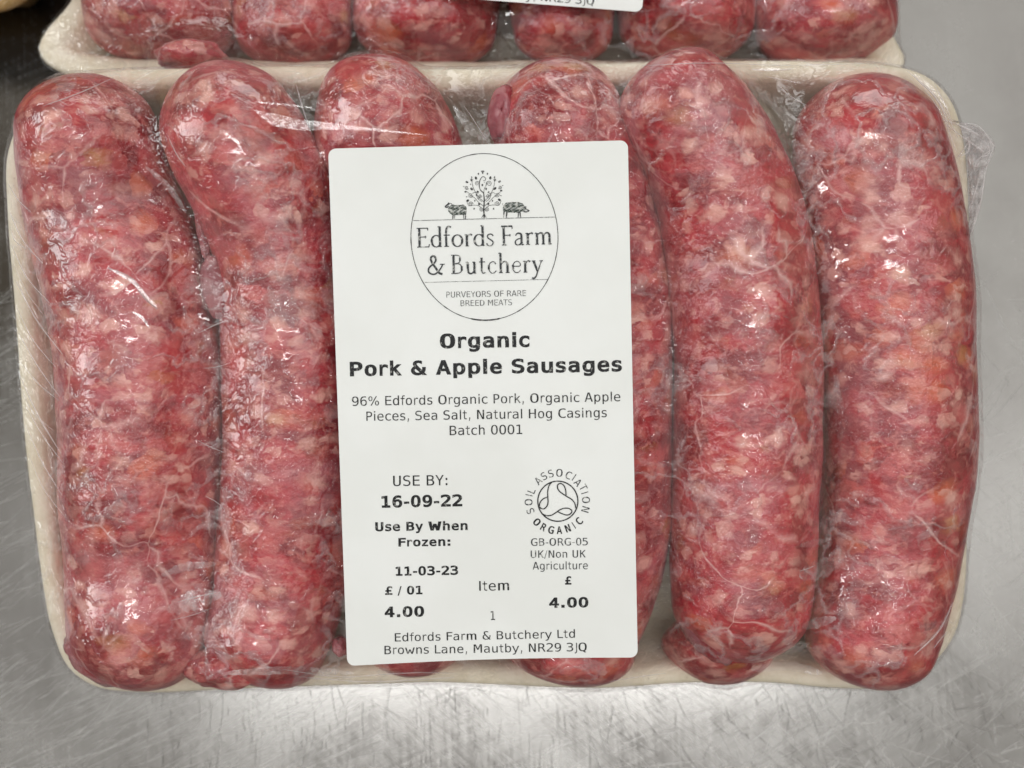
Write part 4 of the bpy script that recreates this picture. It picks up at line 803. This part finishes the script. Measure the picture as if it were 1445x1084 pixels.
# serif lettering of the logo drawn stroke by stroke (cap height 1)
st, hr = 0.12, 0.05
def arc(cx, cy, rx, ry, a0, a1, n=16, w0=hr, w1=st):
    a = np.radians(np.linspace(a0, a1, n)); p = np.c_[cx + rx * np.cos(a), cy + ry * np.sin(a)]
    w_ = w0 + (w1 - w0) * np.abs(np.cos(a)) ** 1.5
    return (p, w_)
def ln(x0, y0, x1, y1, w_=st): return (np.array([(x0, y0), ((x0 + x1) / 2, (y0 + y1) / 2), (x1, y1)], float), w_)
def cv(pts, w0, w1=None, n=18):
    c = catmull(pts, n); return (c, np.linspace(w0, w1 if w1 is not None else w0, n))
X = 0.60
G = {
 'E': (0.62, [ln(.12, 0, .12, 1), ln(0, .98, .52, .98, hr), ln(.52, 1, .53, .86, hr), ln(.12, .53, .42, .53, hr), ln(.42, .59, .42, .46, hr), ln(0, .02, .57, .02, hr), ln(.56, 0, .60, .16, hr)]),
 'F': (0.56, [ln(.12, 0, .12, 1), ln(0, .98, .52, .98, hr * 1.6), ln(.52, 1, .53, .84, hr), ln(.12, .52, .42, .52, hr), ln(.42, .58, .42, .46, hr), ln(.02, .02, .24, .02, hr)]),
 'd': (0.56, [ln(.44, 0, .44, 1.05), ln(.34, 1.03, .44, 1.05, hr), arc(.26, X / 2, .22, X / 2, 20, 340), ln(.44, .02, .52, .02, hr)]),
 'f': (0.36, [cv([(.14, 0), (.14, .8), (.18, .98), (.28, 1.05), (.38, 1.0)], st, hr * 1.6), ln(.02, X, .32, X, hr), ln(.04, .02, .26, .02, hr)]),
 'o': (0.56, [arc(.27, X / 2, .23, X / 2, 0, 360, 28)]),
 'r': (0.40, [ln(.12, 0, .12, X), ln(.02, X - .02, .12, X, hr), cv([(.12, .40), (.20, .56), (.30, .61), (.37, .56)], hr, st * .8), ln(.03, .02, .22, .02, hr)]),
 's': (0.40, [cv([(.34, .50), (.28, .58), (.18, .60), (.07, .53), (.08, .42), (.18, .33), (.29, .25), (.33, .14), (.26, .03), (.15, 0), (.05, .04), (.03, .14)], hr * 1.2, hr * 1.4, 30)]),
 'a': (0.50, [cv([(.08, .48), (.14, .58), (.24, .61), (.34, .56), (.36, .44)], hr, st, 14), ln(.36, .46, .37, .08), cv([(.37, .06), (.41, 0), (.47, .04)], hr * 1.5, hr), cv([(.36, .34), (.22, .32), (.08, .22), (.07, .08), (.16, 0), (.28, .03), (.36, .12)], hr, st * .7, 20)]),
 'm': (0.86, [ln(.12, 0, .12, X), ln(.02, X - .02, .12, X, hr), cv([(.12, .42), (.22, .57), (.33, .60), (.41, .52), (.42, .40)], hr, st), ln(.42, .42, .42, 0), cv([(.42, .42), (.52, .57), (.63, .60), (.71, .52), (.72, .40)], hr, st), ln(.72, .42, .72, 0),
             ln(.03, .02, .2, .02, hr), ln(.34, .02, .5, .02, hr), ln(.64, .02, .82, .02, hr)]),
 '&': (0.80, [cv([(.74, .52), (.66, .34), (.50, .12), (.34, .01), (.18, .025), (.06, .12), (.05, .28), (.14, .42), (.30, .56), (.40, .70), (.40, .86), (.30, .97), (.20, .92), (.17, .78), (.24, .60), (.42, .30), (.58, .06), (.72, 0)], hr * 1.5, st, 60), ln(.60, .52, .84, .52, hr)]),
 'B': (0.66, [ln(.14, 0, .14, 1), ln(.02, .98, .28, .98, hr), cv([(.26, .98), (.42, .94), (.47, .77), (.40, .59), (.20, .53)], hr, hr, 18), ln(.45, .86, .45, .68, st * .8), cv([(.2, .53), (.44, .50), (.55, .28), (.45, .07), (.22, .025)], hr, hr, 20), ln(.53, .40, .53, .16, st * .9), ln(.02, .02, .28, .02, hr)]),
 'u': (0.60, [ln(.12, X, .12, .16), cv([(.12, .2), (.16, .05), (.26, 0), (.36, .05), (.44, .18)], st, hr), ln(.44, X, .44, 0), ln(.02, X, .14, X, hr), ln(.34, X, .46, X, hr), ln(.44, .02, .53, .02, hr)]),
 't': (0.38, [cv([(.15, .82), (.15, .4), (.15, .12), (.21, .01), (.33, .05)], st, hr), ln(.03, X, .32, X, hr)]),
 'c': (0.48, [cv([(.41, .47), (.36, .57), (.26, .60), (.13, .52), (.06, .32), (.10, .12), (.22, 0), (.34, .03), (.43, .13)], hr, hr, 30), ln(.07, .42, .07, .2, st * .9)]),
 'h': (0.60, [ln(.12, 0, .12, 1.05), ln(.02, 1.03, .12, 1.05, hr), cv([(.12, .40), (.24, .57), (.35, .60), (.43, .52), (.45, .38)], hr, st), ln(.45, .40, .45, 0), ln(.03, .02, .22, .02, hr), ln(.36, .02, .55, .02, hr)]),
 'e': (0.50, [cv([(.08, .34), (.42, .36), (.40, .52), (.27, .60), (.13, .52), (.06, .32), (.10, .12), (.22, 0), (.36, .04), (.44, .14)], hr, hr, 34), ln(.07, .42, .07, .18, st * .9)]),
 'y': (0.54, [ln(.08, X, .27, .06, st), cv([(.47, X), (.27, .025), (.18, -.22), (.08, -.32), (0, -.28)], hr, st * .8), ln(0, X, .18, X, hr), ln(.36, X, .54, X, hr)]),
 ' ': (0.24, []),
}
def serif(text, x0, y0, x1, y1, cap):
    adv = []; x = 0
    for ch in text: adv.append(x); x += G[ch][0] + 0.045
    tot = x - 0.045 - 0.03
    d = np.array([x1 - x0, y1 - y0], float); L = np.linalg.norm(d); e = d / L; up_ = np.array([e[1], -e[0]]); kx = L / tot
    paths = []
    for ch, ax in zip(text, adv):
        for p, w_ in G[ch][1]:
            q = np.array([np.array([x0, y0]) + e * (px + ax) * kx + up_ * py * cap for px, py in p])
            paths.append((q, np.broadcast_to(w_, (len(p),)) * cap * 0.98))
    strokes("printed_text", paths, FN2, M_thin, label1)
serif("Edfords Farm", 588.6, 349.4, 778.8, 344.8, 27.5)
serif("& Butchery", 603.4, 387.5, 765.6, 384.2, 27)

# emblem: tree with scrolls and leaves
def E(x, y): return (570 + x / 6.283, 210 + y / 6.283)
paths = []
def ep(pts, w0, w1=None, n=20):
    c = catmull([E(*p) for p in pts], n); paths.append((c, np.linspace(w0, w1 if w1 is not None else w0, n)))
ep([(712, 612), (708, 540), (712, 450), (706, 392)], 1.9, 1.3)
ep([(690, 612), (704, 585), (708, 560)], .8, .8); ep([(730, 612), (716, 585), (710, 560)], .8, .8)
ep([(706, 392), (676, 362), (668, 325), (676, 275), (700, 247), (724, 262), (716, 285), (702, 282)], 1.3, .6, 30)
def spiral(cx, cy, r, s, a0):
    a = np.linspace(0, 3.4 * math.pi, 26); rr = r * (1 - a / (4.1 * math.pi))
    ep([(cx + q * math.cos(a0 + s * b), cy + q * math.sin(a0 + s * b)) for q, b in zip(rr, a)], .65, .5, 40)
for cx_, cy_, r, s, a0 in [(755, 310, 27, 1, 2.6), (648, 308, 22, -1, .5), (590, 412, 22, 1, 0), (828, 408, 22, -1, 3.1), (676, 418, 16, 1, 0), (742, 416, 16, -1, 3.1), (592, 490, 21, -1, 0), (826, 488, 21, 1, 3.1),
                       (686, 536, 19, 1, 0), (736, 536, 19, -1, 3.1), (556, 345, 17, 1, .4), (852, 342, 16, -1, 2.8), (601, 275, 12, 1, 1), (804, 275, 12, -1, 2)]:
    spiral(cx_, cy_, r, s, a0)
for pts in [[(708, 470), (672, 440), (640, 395), (610, 330), (600, 262)], [(708, 470), (745, 435), (778, 385), (800, 320), (804, 262)], [(708, 510), (665, 478), (625, 435), (600, 420), (560, 380)],
            [(712, 510), (752, 475), (792, 432), (815, 415), (862, 376)], [(706, 540), (660, 505), (620, 500), (575, 505), (560, 475)], [(712, 540), (755, 505), (798, 498), (842, 500), (862, 462)],
            [(707, 400), (712, 360), (728, 322), (738, 300)], [(640, 400), (655, 440), (690, 470)], [(775, 390), (760, 440), (728, 470)], [(606, 395), (640, 385), (660, 400)], [(755, 400), (790, 390), (812, 398)]]:
    ep(pts, .75, .5)
for x, y, r, a in [(690, 200, 9, -.6), (706, 200, 9, .6), (698, 213, 10, 1.57), (660, 222, 9, 1.4), (740, 222, 9, 1.7), (638, 260, 15, 1.3), (766, 258, 15, 1.8), (600, 252, 7, 1.5), (803, 252, 8, 1.6), (558, 295, 13, .5), (848, 291, 13, 2.6),
                   (590, 315, 6, 1), (530, 335, 6, .3), (695, 322, 11, 1.5), (600, 356, 15, .8), (728, 356, 11, 1.6), (806, 352, 16, 2.4), (546, 381, 11, 0), (655, 381, 11, .7), (750, 385, 10, 2.3), (862, 371, 11, 0.2),
                   (876, 326, 6, .3), (642, 411, 7, 1), (768, 409, 8, 1), (556, 426, 6, 0), (860, 416, 6, 0), (565, 460, 15, 2.5), (846, 453, 15, .6), (628, 461, 8, 1.5), (785, 461, 8, 1.5), (666, 490, 12, 1.4), (748, 490, 12, 1.7),
                   (622, 532, 9, 1.8), (795, 532, 9, 1.4), (600, 490, 4, 0), (660, 440, 5, 0), (758, 440, 5, 0), (712, 300, 4, 0)]:
    u = np.linspace(-1, 1, 9); c = np.c_[x + u * r * math.cos(a), y + u * r * math.sin(a)]
    paths.append((np.array([E(*p) for p in c]), 2 * r * 0.62 * np.sqrt(np.clip(1 - u ** 2, 0, 1)) / 6.283 + 0.02))
strokes("tree_emblem", paths, FN2, M_ink, label1)
def animal(name, outline_top, outline_bot, extra, blobs):
    paths = []
    xs = np.linspace(outline_top[0][0], outline_top[-1][0], 40)
    yt = np.interp(xs, *zip(*outline_top)); yb = np.interp(xs, *zip(*outline_bot))
    nst = 11
    for k in range(nst):
        v = (k + 0.5) / nst; yy = yt * (1 - v) + yb * v
        pts = np.array([E(x, y + 1.5 * math.sin(x / 7 + k * 2)) for x, y in zip(xs, yy)])
        wd = (yb - yt) / nst / 6.283 * (1.05 if k in (0, 3, 4, 8, 9, 10) else 0.62)
        paths.append((pts, wd))
    strokes(name, paths, FN, M_green, label1)
    p2 = []
    for pts, w0, w1 in extra:
        c = catmull([E(*p) for p in pts], 14); p2.append((c, np.linspace(w0, w1, 14)))
    strokes(name, p2, FN2, M_thin, label1)
animal("sheep_emblem", [(392, 530), (408, 505), (432, 496), (470, 500), (530, 496), (548, 512), (555, 530)], [(392, 550), (408, 575), (432, 590), (470, 588), (530, 586), (548, 580), (555, 560)],
       [([(400, 484), (418, 486), (428, 500), (424, 512)], .8, .8), ([(402, 486), (384, 498), (366, 514), (382, 520), (396, 508)], 2.4, 1.5), ([(388, 488), (400, 482), (392, 476)], 1.3, .6),
        ([(436, 588), (432, 628)], 2.0, 1.2), ([(452, 588), (446, 626)], .8, .6), ([(528, 584), (532, 624)], 1.1, .8), ([(546, 572), (546, 626)], 1.6, 1.1)], None)
animal("pig_emblem", [(878, 520), (890, 490), (910, 478), (960, 472), (1020, 474), (1050, 486), (1068, 508), (1080, 530)], [(878, 545), (890, 556), (910, 562), (960, 566), (1020, 566), (1050, 556), (1068, 550), (1080, 545)],
       [([(1066, 520), (1082, 512), (1076, 532), (1066, 546)], .8, .8), ([(1078, 520), (1090, 540), (1110, 549), (1084, 560), (1060, 556)], 1.4, 1.8), ([(888, 556), (882, 612)], 2.0, 1.0),
        ([(912, 562), (908, 612)], 2.4, 1.1), ([(1016, 562), (1012, 610)], 1.8, 1.0), ([(1028, 562), (1036, 612)], 1.8, 1.0), ([(878, 500), (872, 488), (880, 484)], .7, .6)], None)

# certification roundel
def Z(x, y): return (720 + x / 7.743, 640 + y / 7.743)
a = np.linspace(0, 2 * math.pi, 90)
pr = [(np.array([Z(520 + 219 * math.cos(t), 522 + 219 * math.sin(t)) for t in a]), 1.7)]
for pts in ([(455, 312), (425, 350), (410, 410), (410, 480), (413, 530), (398, 580), (360, 607), (325, 590), (320, 555), (340, 515), (375, 488), (408, 478)],
            [(610, 458), (605, 400), (585, 350), (550, 328), (520, 342), (517, 378), (537, 412), (575, 442), (620, 472), (672, 503), (706, 548), (716, 600)],
            [(345, 660), (400, 680), (450, 675), (500, 645), (550, 612), (600, 598), (650, 605), (674, 632), (650, 665), (610, 673), (565, 658), (515, 636)]):
    pr.append((catmull([Z(*p) for p in pts], 50), 1.6))
strokes("organic_emblem", pr, FN2, M_ink, label1)
def glyph(ch, cx, cy, ang, h, wfac, mat, bold=0.0):
    """one letter centred at a photo point, its up direction at angle ang (degrees, photo axes, y down)"""
    u = np.array([math.cos(math.radians(ang)), math.sin(math.radians(ang))]); r_ = np.array([-u[1], u[0]])
    wd = {'I': .12, 'O': .95, 'S': .72, 'A': .85, 'N': .78, 'C': .8, 'T': .8, 'L': .6, 'R': .78, 'G': .9}[ch] * h * wfac
    b = np.array([cx, cy]) - u * h / 2 - r_ * wd / 2; e = b + r_ * wd
    add_text(ch, b[0], b[1], e[0], e[1], h, mat, FN, label1, bold)
for ch, x, y in [('S', 220, 630), ('O', 200, 533), ('I', 207, 457), ('L', 232, 408), ('A', 305, 298), ('S', 368, 248), ('S', 443, 220), ('O', 537, 212), ('C', 637, 238), ('I', 697, 262), ('A', 740, 318), ('T', 798, 372), ('I', 815, 430), ('O', 828, 508), ('N', 822, 612)]:
    zx, zy = Z(x, y); glyph(ch, zx, zy, math.degrees(math.atan2(y - 522, x - 520)), 10.6, 0.9, M_thin)
for ch, x, y in [('O', 292, 750), ('R', 365, 806), ('G', 447, 835), ('A', 536, 838), ('N', 628, 818), ('I', 694, 786), ('C', 752, 740)]:
    zx, zy = Z(x, y); glyph(ch, zx, zy, math.degrees(math.atan2(522 - y, 520 - x)), 10.6, 0.86, M_ink, .016)

# back label: its lower edge hangs into the picture
HB = ZB + 0.0155
def LB(x, y, e=0.0): return PT(x, y, HB + e + 0.00015 * math.sin(x / 60.0))
bang = math.radians(4.45); be = np.array([math.cos(bang), math.sin(bang)]); bu = np.array([be[1], -be[0]])
BRc = np.array([906, 17.2]); BLc = BRc - be * 372; TRc = BRc + bu * 640; TLc = BLc + bu * 640
label2 = label_mesh("product_label", (TLc, TRc, BRc, BLc), lambda x, y: LB(x, y), 30, 30, 10, M_paper)
tag(label2, "white label on the back tray with only its lower edge in view", "label")
FB = lambda x, y: LB(x, y, 0.00008)
e1 = np.array([838, 7.0]); b1 = e1 - be * 262
add_text("Browns Lane, Mautby, NR29 3JQ", b1[0], b1[1], e1[0], e1[1], 11.2, M_thin, FB, label2, 0.0)
e2 = e1 - be * 14 + bu * 17; b2 = e2 - be * 234
add_text("Edfords Farm & Butchery Ltd", b2[0], b2[1], e2[0], e2[1], 11, M_thin, FB, label2, 0.0)
